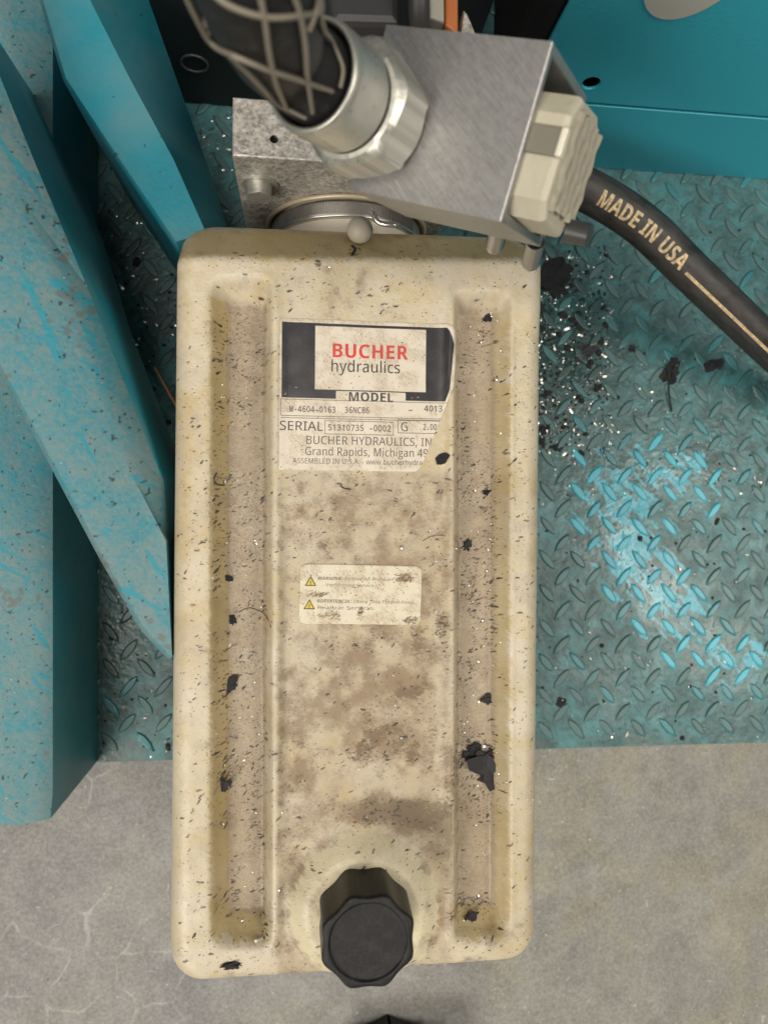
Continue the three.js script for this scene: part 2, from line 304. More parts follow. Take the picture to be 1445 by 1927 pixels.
{
  const W = 1090, H = 2048, N = W * H, dark = new Float32Array(N), tint = new Uint8Array(N);
  const toT = (px, py) => { const p = P(px, py, TOP); return [(p.x - TX0) / TXW * W, (p.z - TZ0) / TZW * H]; };
  const K = W / TXW / 4098;      // texels per photo pixel
  function fleck(px, py, len, ang, wid, al, ti = 0) {           // one small crumb of soot
    const [cx, cy] = toT(px, py), R = Math.ceil((len + wid) * K + 2), ca = Math.cos(ang), sa = Math.sin(ang), k1 = rr(-0.4, 0.4), id = rnd() * 900;
    for (let j = -R; j <= R; j++) for (let i = -R; i <= R; i++) {
      const X = Math.round(cx) + i, Y = Math.round(cy) + j; if (X < 0 || Y < 0 || X >= W || Y >= H) continue;
      const dx = X - cx, dy = Y - cy; let u = (dx * ca + dy * sa) / (len * K), v = (-dx * sa + dy * ca) / (wid * K); v += k1 * (u * u - 0.5);
      const e = Math.sqrt(u * u + v * v) + 0.7 * (vn(X * 0.55 + id, Y * 0.55) - 0.5) * 1.5, a = al * sm(1.1, 0.75, e); const t = Y * W + X; if (a > dark[t]) { dark[t] = a; tint[t] = ti; }
    }
  }
  const inG = (px, py) => (px > 400 && px < 500 && py > 540 && py < 1760) || (px > 862 && px < 945 && py > 560 && py < 1735);
  for (let i = 0; i < 22000; i++) {
    const px = rr(330, 1012), py = rr(440, 1840), g = inG(px, py), cl = fbm(px / 55, py / 55, 3);
    if (rnd() > (g ? 0.95 : 0.26) * sm(0.3, 0.62, cl) + 0.05) continue;
    const big = Math.pow(rnd(), 9);
    fleck(px, py, rr(0.7, 1.8) + 5 * big, rr(-1.1, 0.3) , rr(0.4, 0.8) + 1.6 * big, rr(0.65, 1), rnd() < 0.3 ? 1 : 0);
  }
  const streak = (list) => list.forEach(([px, py, n, sx, sy]) => { for (let i = 0; i < n; i++) { const a = rnd() * 6.283, r = Math.sqrt(-2 * Math.log(rnd() + 1e-6)) * 0.5; fleck(px + Math.cos(a) * r * sx, py + Math.sin(a) * r * sy, rr(1.5, 5), rr(-0.9, 0.2), rr(0.8, 2), rr(0.4, 0.95), rnd() < 0.5 ? 1 : 0); } });
  streak([[905, 1430, 130, 40, 45], [885, 1720, 70, 40, 14], [420, 1475, 26, 14, 24], [425, 900, 20, 20, 16], [730, 1530, 70, 90, 24], [700, 1425, 40, 110, 30], [830, 1180, 40, 14, 40], [900, 1120, 40, 40, 40], [440, 1700, 40, 16, 60], [480, 1510, 20, 10, 30], [590, 640, 6, 10, 6], [670, 470, 10, 16, 6], [600, 497, 16, 6, 10], [925, 620, 30, 18, 40], [860, 1480, 40, 22, 60]]);
  const spots = [[690, 1120, 175, 150, 0.42], [785, 1215, 42, 55, 0.62], [832, 1175, 18, 46, 0.5], [640, 1300, 150, 70, 0.36], [760, 1290, 70, 60, 0.45], [740, 1400, 130, 60, 0.5], [745, 1530, 130, 34, 0.95], [560, 1440, 50, 130, 0.34], [850, 1450, 30, 130, 0.45], [690, 930, 160, 50, 0.22], [560, 1700, 50, 90, 0.35], [830, 1700, 40, 110, 0.3], [700, 1310, 90, 30, 0.4], [620, 1540, 60, 40, 0.4]];
  const d = new Uint8Array(N * 4);
  for (let j = 0, k = 0; j < H; j++) for (let i = 0; i < W; i++, k++) {
    const x = TX0 + (i + 0.5) / W * TXW, z = TZ0 + (j + 0.5) / H * TZW, [px, py] = proj(V(x, TOP, z));
    const a = fbm(x * 60, z * 60, 4), f = fbm(x * 900 + z * 500, z * 1500 - x * 300, 2), s = fbm((x + z) * 220, (z - x) * 900, 3), b = fbm(x * 190 + 7, z * 190, 4);
    let R = 0.44 + 0.08 * (a - 0.5), G = 0.345 + 0.08 * (a - 0.5), B = 0.165 + 0.08 * (a - 0.5);
    // pale dust, grainy
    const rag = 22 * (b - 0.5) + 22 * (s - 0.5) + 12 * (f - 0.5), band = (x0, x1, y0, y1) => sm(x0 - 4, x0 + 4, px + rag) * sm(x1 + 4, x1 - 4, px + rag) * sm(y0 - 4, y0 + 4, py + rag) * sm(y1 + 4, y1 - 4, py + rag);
    const ochreBands = Math.max(band(396, 428, 556, 1770), band(404, 500, 1742, 1778), band(862, 950, 1726, 1768), 0.6 * band(940, 960, 600, 1740), band(300, 1050, 400, 484));  // ragged ochre bands along groove walls and the top end
    const pale = clamp(0.72 + 0.9 * (a - 0.5) + 0.9 * (b - 0.5) + 0.2 * (s - 0.5)) * (1 - 0.85 * ochreBands); R = mix(R, 0.585, pale); G = mix(G, 0.535, pale); B = mix(B, 0.425, pale);
    // brown film settled in the grooves: a ragged edged deposit
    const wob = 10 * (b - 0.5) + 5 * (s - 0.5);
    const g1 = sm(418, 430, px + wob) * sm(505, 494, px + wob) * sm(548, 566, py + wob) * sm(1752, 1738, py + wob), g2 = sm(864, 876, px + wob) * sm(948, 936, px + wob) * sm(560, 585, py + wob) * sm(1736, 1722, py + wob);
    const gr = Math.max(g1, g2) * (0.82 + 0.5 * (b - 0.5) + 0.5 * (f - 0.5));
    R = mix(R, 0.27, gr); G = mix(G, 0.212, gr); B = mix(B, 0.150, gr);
    // smeared grime on the middle panel and ends
    let w = 0; for (const [cx, cy, sx, sy, m] of spots) { const e = ((px - cx) / sx) ** 2 + ((py - cy) / sy) ** 2; if (e < 6) w = Math.max(w, m * Math.exp(-e)); }
    const ring = Math.hypot(px - capPx[0], py - capPx[1]); w = w * sm(126, 142, ring + 2.4 * wob) + 0.13;
    const film = clamp(0.3 + 0.7 * sm(516, 530, px + wob) * sm(856, 842, px + wob) * sm(870, 900, py + 2 * wob)) * (0.48 + 0.52 * sm(0.34, 0.66, 0.55 * fbm(x * 22 + 5, z * 22, 5) + 0.4 * b + 0.05 * s)) * sm(118, 150, ring + 2.4 * wob) * (0.74 + 0.5 * (f - 0.5) + 0.3 * (b - 0.5)); R = mix(R, 0.285, film); G = mix(G, 0.222, film); B = mix(B, 0.148, film);
    const boss = sm(146, 132, ring + 2.2 * wob) * 0.8; R = mix(R, 0.60, boss); G = mix(G, 0.54, boss); B = mix(B, 0.37, boss);
    let dirt = sm(0.50, 0.84, 0.55 * fbm(x * 75 + 3, z * 75, 5) + 0.40 * b + 0.10 * s + 0.62 * w - 0.10 + 0.16 * (f - 0.5)) * (px > 522 && px < 850 || py > 1740 || py < 540 ? 1 : 0.45);
    R = mix(R, 0.21, 0.78 * dirt); G = mix(G, 0.145, 0.78 * dirt); B = mix(B, 0.08, 0.78 * dirt);
    const deep = sm(0.76, 0.90, 0.5 * fbm(x * 130 + 23, z * 130, 4) + 0.20 * b + 0.15 * s + 0.62 * w + 0.2 * (f - 0.5)); R = mix(R, 0.12, 0.6 * deep); G = mix(G, 0.08, 0.6 * deep); B = mix(B, 0.045, 0.6 * deep);
    const gn = 1 + 0.14 * (f - 0.5) + 0.07 * (s - 0.5); R *= gn; G *= gn; B *= gn;
    const q = dark[k]; if (q) { const t = tint[k]; R = mix(R, t ? 0.05 : 0.014, q); G = mix(G, t ? 0.028 : 0.013, q); B = mix(B, t ? 0.015 : 0.015, q); }
    d[k * 4] = toS(R); d[k * 4 + 1] = toS(G); d[k * 4 + 2] = toS(B); d[k * 4 + 3] = 255;
  }
  const map = finish(new THREE.DataTexture(d, W, H), true);
  const bump = dataTex(512, 512, (u, v, c) => { c[0] = c[1] = c[2] = 0.5 * fbm(u * 90 + v * 40, v * 120, 3) + 0.5 * fbm(u * 22, v * 22, 3); }, false); bump.repeat.set(3, 6);
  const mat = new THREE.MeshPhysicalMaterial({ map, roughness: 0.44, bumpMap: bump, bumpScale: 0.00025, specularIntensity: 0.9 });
  // face grid + rolled rim and walls
  const ix0 = xa + RC, ix1 = xb - RC, iz0 = zT + RC, iz1 = zB - RC, nx = 150, nz = 340, pos = [], flat = [], idx = [];
  for (let j = 0; j <= nz; j++) for (let i = 0; i <= nx; i++) { const x = mix(ix0, ix1, i / nx), z = mix(iz0, iz1, j / nz); pos.push(x, TOP + relief(x, z), z); flat.push((x - TX0) / TXW, (z - TZ0) / TZW); }
  for (let j = 0; j < nz; j++) for (let i = 0; i < nx; i++) { const a = j * (nx + 1) + i, b = a + 1, c = a + nx + 1, e = c + 1; idx.push(a, c, b, b, c, e); }
  const loop = [], corner = (x, z, a0) => { for (let k = 0; k <= 10; k++) { const a = a0 + k / 10 * Math.PI / 2; loop.push([x, z, Math.cos(a), Math.sin(a)]); } };
  for (let i = 1; i < nx; i++) loop.push([mix(ix0, ix1, i / nx), iz0, 0, -1]); corner(ix1, iz0, -Math.PI / 2);
  for (let j = 1; j < nz; j++) loop.push([ix1, mix(iz0, iz1, j / nz), 1, 0]); corner(ix1, iz1, 0);
  for (let i = nx - 1; i > 0; i--) loop.push([mix(ix0, ix1, i / nx), iz1, 0, 1]); corner(ix0, iz1, Math.PI / 2);
  for (let j = nz - 1; j > 0; j--) loop.push([ix0, mix(iz0, iz1, j / nz), -1, 0]); corner(ix0, iz0, Math.PI);
  const prof = []; for (let k = 0; k <= 4; k++) prof.push([k * 0.0015, 0]); for (let k = 1; k <= 9; k++) { const a = k / 9 * Math.PI / 2; prof.push([0.006 + 0.010 * Math.sin(a), -0.010 * (1 - Math.cos(a))]); }
  prof.push([0.0155, -0.06], [0.0145, -0.13], [0.0125, -0.192], [0.009, -0.1995]);
  const start = pos.length / 3, L = loop.length;
  prof.forEach(([o, y]) => loop.forEach(([x, z, dx, dz]) => { const X = x + dx * o, Z = z + dz * o, h = y > -0.02 ? relief(X, Z) : Math.min(0, relief(X, Z)) * 0.6; pos.push(X, Math.max(0.0005, TOP + y + h * (y < -0.1 ? 0 : 1)), Z); const far = y < -0.01 ? -y - 0.01 : 0; flat.push((X + dx * far - TX0) / TXW, (Z + dz * far - TZ0) / TZW); }));
  for (let k = 0; k < prof.length - 1; k++) for (let i = 0; i < L; i++) { const a = start + k * L + i, b = start + k * L + (i + 1) % L, c = a + L, e = b + L; idx.push(a, b, c, b, e, c); }
  const last = start + (prof.length - 1) * L, cen = pos.length / 3; pos.push((xa + xb) / 2, 0.0005, (zT + zB) / 2); flat.push(0.5, 0.5); for (let i = 0; i < L; i++) idx.push(cen, last + i, last + (i + 1) % L);
  let g = new THREE.BufferGeometry(); g.setAttribute('position', new THREE.Float32BufferAttribute(pos, 3)); g.setAttribute('uv', new THREE.Float32BufferAttribute(flat, 2)); g.setIndex(idx); g = mergeVertices(g, 1e-6); g.computeVertexNormals();
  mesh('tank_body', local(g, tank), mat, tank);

  // filler cap, eight shallow flutes
  const cp = P(capPx[0], capPx[1], TOP + 0.004), R = 0.0207, rings = [[0.84, 0.000, 0.3], [0.97, 0.0004, 0.6], [1.01, 0.0012, 1], [1.02, 0.003, 1], [1, 0.0245, 1], [0.985, 0.0258, 1], [0.95, 0.0264, 0.9], [0.86, 0.0266, 0.5], [0.80, 0.0264, 0.1], [0.785, 0.0257, 0], [0.76, 0.0254, 0], [0.4, 0.0255, 0], [0.001, 0.0255, 0]];
  const seg = 128, cpPos = [], cpUv = [], ci = [];
  rings.forEach(([s, y, fl]) => { for (let i = 0; i <= seg; i++) { const a = i / seg * Math.PI * 2 + 0.18, w = Math.pow(Math.abs(Math.cos(4 * a)), 1.6), r = R * s * (1 - 0.085 * fl * w); cpPos.push(cp.x + r * Math.cos(a), cp.y + y, cp.z + r * Math.sin(a)); cpUv.push(r * Math.cos(a) / 0.05 + 0.5, r * Math.sin(a) / 0.05 + 0.5); } });
  for (let k = 0; k < rings.length - 1; k++) for (let i = 0; i < seg; i++) { const a = k * (seg + 1) + i, b = a + 1, c = a + seg + 1, e = c + 1; ci.push(a, c, b, b, c, e); }
  const cg = new THREE.BufferGeometry(); cg.setAttribute('position', new THREE.Float32BufferAttribute(cpPos, 3)); cg.setAttribute('uv', new THREE.Float32BufferAttribute(cpUv, 2)); cg.setIndex(ci); cg.computeVertexNormals();
  const capMap = dataTex(512, 512, (u, v, c) => { const n = fbm(u * 60, v * 60, 4), m = fbm(u * 9, v * 9, 3), t = vn(u * 200, v * 200); let k = 0.008 + 0.012 * sm(0.4, 0.75, 0.5 * n + 0.5 * m); if (t > 0.975) k += 0.06; c[0] = k; c[1] = k; c[2] = k * 1.06; });
  mesh('filler_cap', local(cg, tank), new THREE.MeshPhysicalMaterial({ map: capMap, specularIntensity: 0.6, roughness: 0.36, bumpMap: orangePeel, bumpScale: 0.0001 }), tank).userData.label = 'black fluted screw cap';
  mesh('filler_neck', local(cyl(V(cp.x, TOP - 0.004, cp.z), V(cp.x, cp.y + 0.006, cp.z), 0.0175, 0.0175, 48), tank), std({ color: lin(0.62, 0.55, 0.36), roughness: 0.5 }), tank);
  const dp = P(1038, 612, 0.06); const plug = mesh('drain_fitting', local(mergeGeometries([cyl(V(xb - 0.004, 0.06, dp.z), V(xb + 0.02, 0.06, dp.z), 0.0085, 0.0085, 24), cyl(V(xb + 0.008, 0.06, dp.z), V(xb + 0.017, 0.06, dp.z), 0.012, 0.012, 6)]), tank), std({ color: lin(0.28, 0.25, 0.21), metalness: 0.6, roughness: 0.5 }), tank);
}
// stickers: thin sheets laid over the moulded face; print drawn in metres
function sticker(name, c0, c1, c2, right, S, draw, curl, mat) {
  // c0 top left, c1 top right, c2 bottom left (photo pixels); right(v) = right border in photo pixels or null
  const o = P(...c0, TOP), ex = P(...c1, TOP).sub(o), ey = P(...c2, TOP).sub(o); const w = ex.length(), h = ey.length(); ex.normalize(); ey.normalize();
  const cv = document.createElement('canvas'); cv.width = Math.ceil(w * S); cv.height = Math.ceil(h * S); draw(cv.getContext('2d'), cv.width, cv.height);
  const nu = 44, nv = 44, pos = [], uv = [], idx = [], TH = 0.00035;
  const edge = (v) => right ? right(v) : 1, r = 0.05;
  for (let lay = 0; lay < 2; lay++) for (let j = 0; j <= nv; j++) for (let i = 0; i <= nu; i++) {
    const v = j / nv; let u = i / nu * edge(v); let uu = u;
    if (!right) { const k = Math.min(v, 1 - v) * h / 0.003; if (k < 1) { const ins = 0.003 * (1 - Math.sqrt(1 - (1 - k) ** 2)) / w; uu = mix(ins, 1 - ins, u); } } else if (j <= 3) { const k = 1 - j / 3; uu = u * (1 - 0.012 * k * k); }
    const p = o.clone().addScaledVector(ex, uu * w).addScaledVector(ey, v * h);
    pos.push(p.x, TOP + relief(p.x, p.z) + (lay ? 0.0001 : 0.0001 + TH) + (curl ? curl(uu, v) : 0), p.z); uv.push(uu, 1 - v);
  }
  const M = (nu + 1) * (nv + 1);
  for (let j = 0; j < nv; j++) for (let i = 0; i < nu; i++) { const a = j * (nu + 1) + i, b = a + 1, c = a + nu + 1, e = c + 1; idx.push(a, c, b, b, c, e, a + M, b + M, c + M, b + M, e + M, c + M); }
  const rim = []; for (let i = 0; i < nu; i++) rim.push(i); for (let j = 0; j < nv; j++) rim.push(j * (nu + 1) + nu); for (let i = nu; i > 0; i--) rim.push(nv * (nu + 1) + i); for (let j = nv; j > 0; j--) rim.push(j * (nu + 1));
  for (let k = 0; k < rim.length; k++) { const a = rim[k], b = rim[(k + 1) % rim.length]; idx.push(a, b, a + M, b, b + M, a + M); }
  const g = new THREE.BufferGeometry(); g.setAttribute('position', new THREE.Float32BufferAttribute(pos, 3)); g.setAttribute('uv', new THREE.Float32BufferAttribute(uv, 2)); g.setIndex(idx); g.computeVertexNormals();
  return mesh(name, local(g, tank), std({ map: canvasTex(cv), roughness: 0.38, ...mat }), tank);
}
function grime(c, W, H, n, dark = 1) {      // dirt that lies on the print: grain, smears and crumbs
  const im = c.getImageData(0, 0, W, H), d = im.data, o = rnd() * 100;
  for (let j = 0; j < H; j++) for (let i = 0; i < W; i++) {
    const k = (j * W + i) * 4, s = fbm((i + j) / 22 + o, (j - i) / 5, 3), b = fbm(i / 60 + o, j / 60, 4), f = vn(i / 2.2, j / 2.2);
    let m = 0.18 * sm(0.4, 0.7, b) * dark + 0.42 * sm(0.56, 0.7, s) * sm(0.3, 0.6, b) * dark;
    const lum = d[k]; const tr = lum < 90 ? 130 : 138, tg = lum < 90 ? 126 : 118, tb = lum < 90 ? 120 : 92; if (lum < 90) m *= 0.25;
    d[k] = mix(d[k], tr, m) + 16 * (f - 0.5); d[k + 1] = mix(d[k + 1], tg, m) + 16 * (f - 0.5); d[k + 2] = mix(d[k + 2], tb, m) + 15 * (f - 0.5);
  }
  c.putImageData(im, 0, 0);
  for (let i = 0; i < n; i++) { c.save(); c.translate(rnd() * W, rnd() * H); c.rotate(rr(-1, 0.2)); c.fillStyle = rnd() < 0.75 ? `rgba(30,26,24,${rr(0.4, 0.9)})` : `rgba(225,218,200,${rr(0.4, 0.9)})`; c.beginPath(); c.ellipse(0, 0, rr(2, 7), rr(1, 2.4), 0, 0, 7); c.fill(); c.restore(); }
}
{
  const ink = '#232327', paper = '#cbc3b4';
  const rightEdge = (v) => v < 0.12 ? mix(0.945, 0.995, Math.sqrt(v / 0.12)) : v < 0.42 ? mix(0.995, 0.972, (v - 0.12) / 0.3) : v < 0.95 ? mix(0.972, 0.80, Math.pow((v - 0.42) / 0.53, 1.05)) : mix(0.80, 0.765, (v - 0.95) / 0.05);
  const S = 12000;
  const nameLabel = sticker('name_sticker', [527, 599], [861, 612], [525, 884], rightEdge, S, (c, W, H) => {
    const X = (px) => (px - 527) / 334 * W, Y = (px, py) => (py - 599 - (px - 527) * 0.036) / 285 * H;
    c.fillStyle = paper; c.fillRect(0, 0, W, H);
    c.fillStyle = ink; for (let y = Math.round(Y(527, 606)); y < Y(527, 748); y++) { const v = Math.max(0, y / H - 0.022); c.fillRect(X(531), y, (rightEdge(v) - 0.021) * W - X(531), 1); }
    c.fillStyle = paper; c.fillRect(X(592), Y(527, 611), X(800) - X(592), Y(527, 731) - Y(527, 611));
    c.fillRect(X(631), Y(527, 733), X(762) - X(631), H * 0.2); c.fillRect(0, Y(527, 748), W, H);
    c.fillStyle = '#c8332f'; c.font = 'bold ' + Math.round(H * 0.128) + 'px sans-serif'; c.textBaseline = 'alphabetic';
    const fit = (t, x0, x1, yb) => { const w = c.measureText(t).width; c.save(); c.translate(X(x0), yb); c.scale((X(x1) - X(x0)) / w, 1); c.fillText(t, 0, 0); c.restore(); };
    c.lineWidth = 4; c.strokeStyle = '#c8332f'; fit('BUCHER', 621, 766, Y(690, 673) + H * 0.008);
    c.fillStyle = ink; c.font = Math.round(H * 0.105) + 'px sans-serif'; fit('hydraulics', 620, 752, Y(686, 701) + H * 0.003);
    c.font = 'bold ' + Math.round(H * 0.085) + 'px sans-serif'; c.fillStyle = '#3c3a3a'; fit('MODEL', 653, 739, Y(696, 758));
    c.font = 'bold ' + Math.round(H * 0.056) + 'px monospace'; c.fillStyle = '#4a4644'; fit('M-4604-0163  36NC86', 545, 694, Y(620, 778)); fit('-', 765, 778, Y(765, 779)); fit('4013', 797, 833, Y(815, 778));
    c.strokeStyle = '#4a4644'; c.lineWidth = 3; c.strokeRect(X(530), Y(530, 751), W, Y(530, 782) - Y(530, 751)); c.beginPath(); c.moveTo(X(530), Y(527, 786)); c.lineTo(W, Y(527, 786)); c.stroke();
    c.font = Math.round(H * 0.085) + 'px sans-serif'; c.fillStyle = ink; fit('SERIAL', 527, 608, Y(567, 811));
    c.strokeRect(X(611), Y(611, 793), X(739) - X(611), Y(611, 818) - Y(611, 793)); c.strokeRect(X(748), Y(748, 793), W, Y(748, 818) - Y(748, 793));
    c.font = 'bold ' + Math.round(H * 0.056) + 'px monospace'; c.fillStyle = '#4a4644'; fit('51310735 -0002', 616, 735, Y(670, 813)); fit('2.00', 795, 822, Y(800, 813));
    c.font = Math.round(H * 0.085) + 'px sans-serif'; fit('G', 752, 768, Y(760, 815));
    c.font = Math.round(H * 0.075) + 'px sans-serif'; fit('BUCHER HYDRAULICS, INC.', 575, 832, Y(680, 840)); fit('Grand Rapids, Michigan 49512', 574, 838, Y(680, 861));
    c.font = Math.round(H * 0.048) + 'px sans-serif'; fit('ASSEMBLED IN U.S.A. - www.bucherhydraulics.com', 552, 850, Y(680, 877));
    grime(c, W, H, 130, 0.9);
  }, (u, v) => 0.0009 * sm(0.85, 1, u) + 0.0007 * sm(0.94, 1, v) * sm(0.5, 0.9, u), {});
  nameLabel.userData.label = 'large worn sticker with a red name on a black band';
  const warn = sticker('warning_sticker', [566, 1061], [795, 1066], [562, 1174], null, S, (c, W, H) => {
    c.fillStyle = '#cbc4ae'; c.fillRect(0, 0, W, H);
    const tri = (x, y, s) => { c.fillStyle = '#c9ae2c'; c.strokeStyle = '#2b2718'; c.lineWidth = 5; c.beginPath(); c.moveTo(x, y - s); c.lineTo(x + s * 0.98, y + s * 0.72); c.lineTo(x - s * 0.98, y + s * 0.72); c.closePath(); c.fill(); c.stroke(); c.fillStyle = '#2b2718'; c.font = 'bold ' + Math.round(s * 1.1) + 'px sans-serif'; c.textAlign = 'center'; c.fillText('!', x, y + s * 0.6); c.textAlign = 'left'; };
    tri(W * 0.085, H * 0.30, H * 0.085); tri(W * 0.082, H * 0.69, H * 0.085);
    const fit = (t, x0, x1, yb, f) => { c.font = f; const w = c.measureText(t).width; c.save(); c.translate(W * x0, H * yb); c.scale(W * (x1 - x0) / w, 1); c.fillText(t, 0, 0); c.restore(); };
    const bf = 'bold ' + Math.round(H * 0.075) + 'px sans-serif', rf = Math.round(H * 0.075) + 'px sans-serif'; c.fillStyle = '#5a544c';
    fit('WARNING:', 0.145, 0.345, 0.265, bf); fit('Relieve All Pressure Before', 0.36, 0.92, 0.265, rf); fit('Performing Service.', 0.21, 0.62, 0.375, rf);
    fit('ADVERTENCIA:', 0.145, 0.42, 0.645, bf); fit('Libere Toda Presion Antes', 0.44, 0.94, 0.645, rf); fit('Realizar Servicio.', 0.145, 0.62, 0.755, rf);
    // brown smears over the right corners
    for (const [x, y, n, sx, sy] of [[0.86, 0.2, 130, 0.09, 0.1], [0.92, 0.92, 70, 0.08, 0.08], [0.25, 0.85, 60, 0.1, 0.1], [0.5, 0.8, 40, 0.03, 0.12], [0.15, 0.5, 60, 0.1, 0.06]]) for (let i = 0; i < n; i++) { c.save(); c.translate(W * (x + sx * (rnd() + rnd() - 1)), H * (y + sy * (rnd() + rnd() - 1))); c.rotate(rr(-0.9, 0)); c.fillStyle = `rgba(${rr(60, 95)},${rr(48, 72)},${rr(30, 48)},${rr(0.2, 0.6)})`; c.beginPath(); c.ellipse(0, 0, rr(3, 15), rr(1, 4), 0, 0, 7); c.fill(); c.restore(); }
    grime(c, W, H, 150, 1.1);
  }, null, { roughness: 0.5 });
  warn.userData.label = 'small cream sticker with two yellow triangles';
}

// ---------------------------------------------------------------- metals
const brushed = (cx, cy, amp, base) => dataTex(512, 512, (u, v, c) => { const s = fbm(u * cx, v * cy, 4), f = fbm(u * 60 + 3, v * 60, 3), k = base * (1 + amp * (s - 0.5) + 0.25 * (f - 0.5)); c[0] = k; c[1] = k * 0.995; c[2] = k * 0.98; });
const brushMap = brushed(14, 150, 0.4, 0.36); brushMap.repeat.set(14, 14); brushMap.rotation = 0.95;
const brushBump = dataTex(512, 512, (u, v, c) => { c[0] = c[1] = c[2] = 0.7 * fbm(u * 8, v * 200, 3) + 0.3 * fbm(u * 30, v * 30, 3); }, false); brushBump.repeat.set(14, 14); brushBump.rotation = 0.95;
const mAlu = std({ map: brushMap, metalness: 0.8, roughness: 0.48, bumpMap: brushBump, bumpScale: 0.0001 });
const grimyMap = dataTex(512, 512, (u, v, c) => { const s = fbm(u * 50 + v * 24, v * 50 - u * 24, 4), b = fbm(u * 10, v * 10, 4); let k = 0.44 + 0.6 * (s - 0.5) + 0.25 * (b - 0.5); c[0] = k; c[1] = k * 0.96; c[2] = k * 0.88; if (vn(u * 90, v * 90) > 0.95) { c[0] *= 0.35; c[1] *= 0.33; c[2] *= 0.3; } }); grimyMap.repeat.set(14, 14);
const mGrimyAlu = std({ map: grimyMap, metalness: 0.45, roughness: 0.5, bumpMap: orangePeel, bumpScale: 0.0003 });
const zincMap = dataTex(256, 256, (u, v, c) => { const s = fbm(u * 12, v * 12, 4), k = 0.50 + 0.35 * (s - 0.5); c[0] = k; c[1] = k * 1.0; c[2] = k * 0.90; if (vn(u * 70, v * 70) > 0.93) { c[0] *= 0.5; c[1] *= 0.48; c[2] *= 0.42; } });
const mZinc = std({ map: zincMap, metalness: 0.75, roughness: 0.42 });
const mSteel = std({ color: lin(0.55, 0.54, 0.52), metalness: 0.95, roughness: 0.3 });
const mBlack = std({ color: lin(0.012, 0.012, 0.013), roughness: 0.55 });

// ---------------------------------------------------------------- pump block, bolt, neck
const BLOCK_Z = -0.1585, BLOCK_Y = 0.203;
{
  const xl = P(437, 305, BLOCK_Y).x, xr = 0.075, zb = P(437, 182, BLOCK_Y).z, hole = P(516, 262, BLOCK_Y);
  const t = thing('pump_block', 'square grimy aluminium pump block behind the top end of the tank', 'pump block', V((xl + xr) / 2, 0, (BLOCK_Z + zb) / 2));
  mesh('block', local(prism([[xl, zb], [xr, zb], [xr, BLOCK_Z], [xl, BLOCK_Z]], 0.001, BLOCK_Y, 0.0008, [[hole.x, hole.z, 0.0027]]), t), mGrimyAlu, t);
  const b = Pz(489, 345, BLOCK_Z);
  const bolt = mesh('bolt', local(cyl(V(b.x, b.y, BLOCK_Z + 0.0012), V(b.x, b.y, BLOCK_Z + 0.007), 0.0066, 0.0064, 6), t), mZinc, t);
  mesh('washer', local(cyl(V(b.x, b.y, BLOCK_Z - 0.0002), V(b.x, b.y, BLOCK_Z + 0.0013), 0.0088, 0.0088, 32), t), mZinc, bolt);
  const nc = V(Pz(662, 365, BLOCK_Z).x, 0.129, 0);
  mesh('neck_lip', local(mergeGeometries([new THREE.TorusGeometry(0.0432, 0.0013, 12, 96).translate(nc.x, nc.y, BLOCK_Z + 0.0012)]), t), std({ color: lin(0.40, 0.34, 0.25), metalness: 0.4, roughness: 0.45 }), t);
  mesh('neck', local(cyl(V(nc.x, nc.y, BLOCK_Z - 0.001), V(nc.x, nc.y, zT + 0.002), 0.0383, 0.0383, 96), t), std({ color: lin(0.52, 0.48, 0.40), roughness: 0.5, metalness: 0.2 }), t);
  const c = thing('hose_clamp', 'steel worm clamp band with cut threads round the tank neck', 'hose clamp', V(nc.x, nc.y, BLOCK_Z + 0.006));
  const band = new THREE.LatheGeometry([[0.0385, 0], [0.0407, 0.0002], [0.0411, 0.0008], [0.0411, 0.0078], [0.0407, 0.0084], [0.0385, 0.0086]].map(([r, y]) => new THREE.Vector2(r, y)), 128).rotateX(Math.PI / 2).translate(nc.x, nc.y, BLOCK_Z + 0.002);
  mesh('band', local(band, c), mSteel, c);
  const th = []; for (let i = 0; i < 74; i++) { const a = Math.PI / 2 - 0.95 + i * 0.026; const q = new THREE.BoxGeometry(0.00055, 0.0007, 0.0055); q.rotateY(0.12); q.translate(0, 0.0412, BLOCK_Z + 0.0062); q.rotateZ(a - Math.PI / 2); q.translate(nc.x, nc.y, 0); th.push(q); }
  const ridges = mesh('band_thread', local(mergeGeometries(th), c), std({ color: lin(0.20, 0.19, 0.18), metalness: 0.7, roughness: 0.45 }), c); ridges.userData.kind = 'stuff';
  const ball = P(678, 430, 0.192); tag(mesh('nylon_knob', mergeGeometries([new THREE.SphereGeometry(0.0062, 28, 20).translate(ball.x, ball.y - 0.002, ball.z), cyl(V(ball.x, 0.165, ball.z), V(ball.x, 0.189, ball.z), 0.0034, 0.0034, 20)]), std({ color: lin(0.36, 0.33, 0.26), roughness: 0.5 })), 'small round off-white knob at the middle of the tank top end', 'knob');
  const w0 = P(700, 400, 0.2), w1 = P(712, 418, 0.2), w2 = P(745, 424, 0.2); tag(mesh('wire_clip', new THREE.TubeGeometry(new THREE.CatmullRomCurve3([w0, w1, w2, P(752, 428, 0.18)]), 24, 0.0013, 8), mSteel), 'small bent steel wire clip beside the off-white knob', 'wire clip');
}

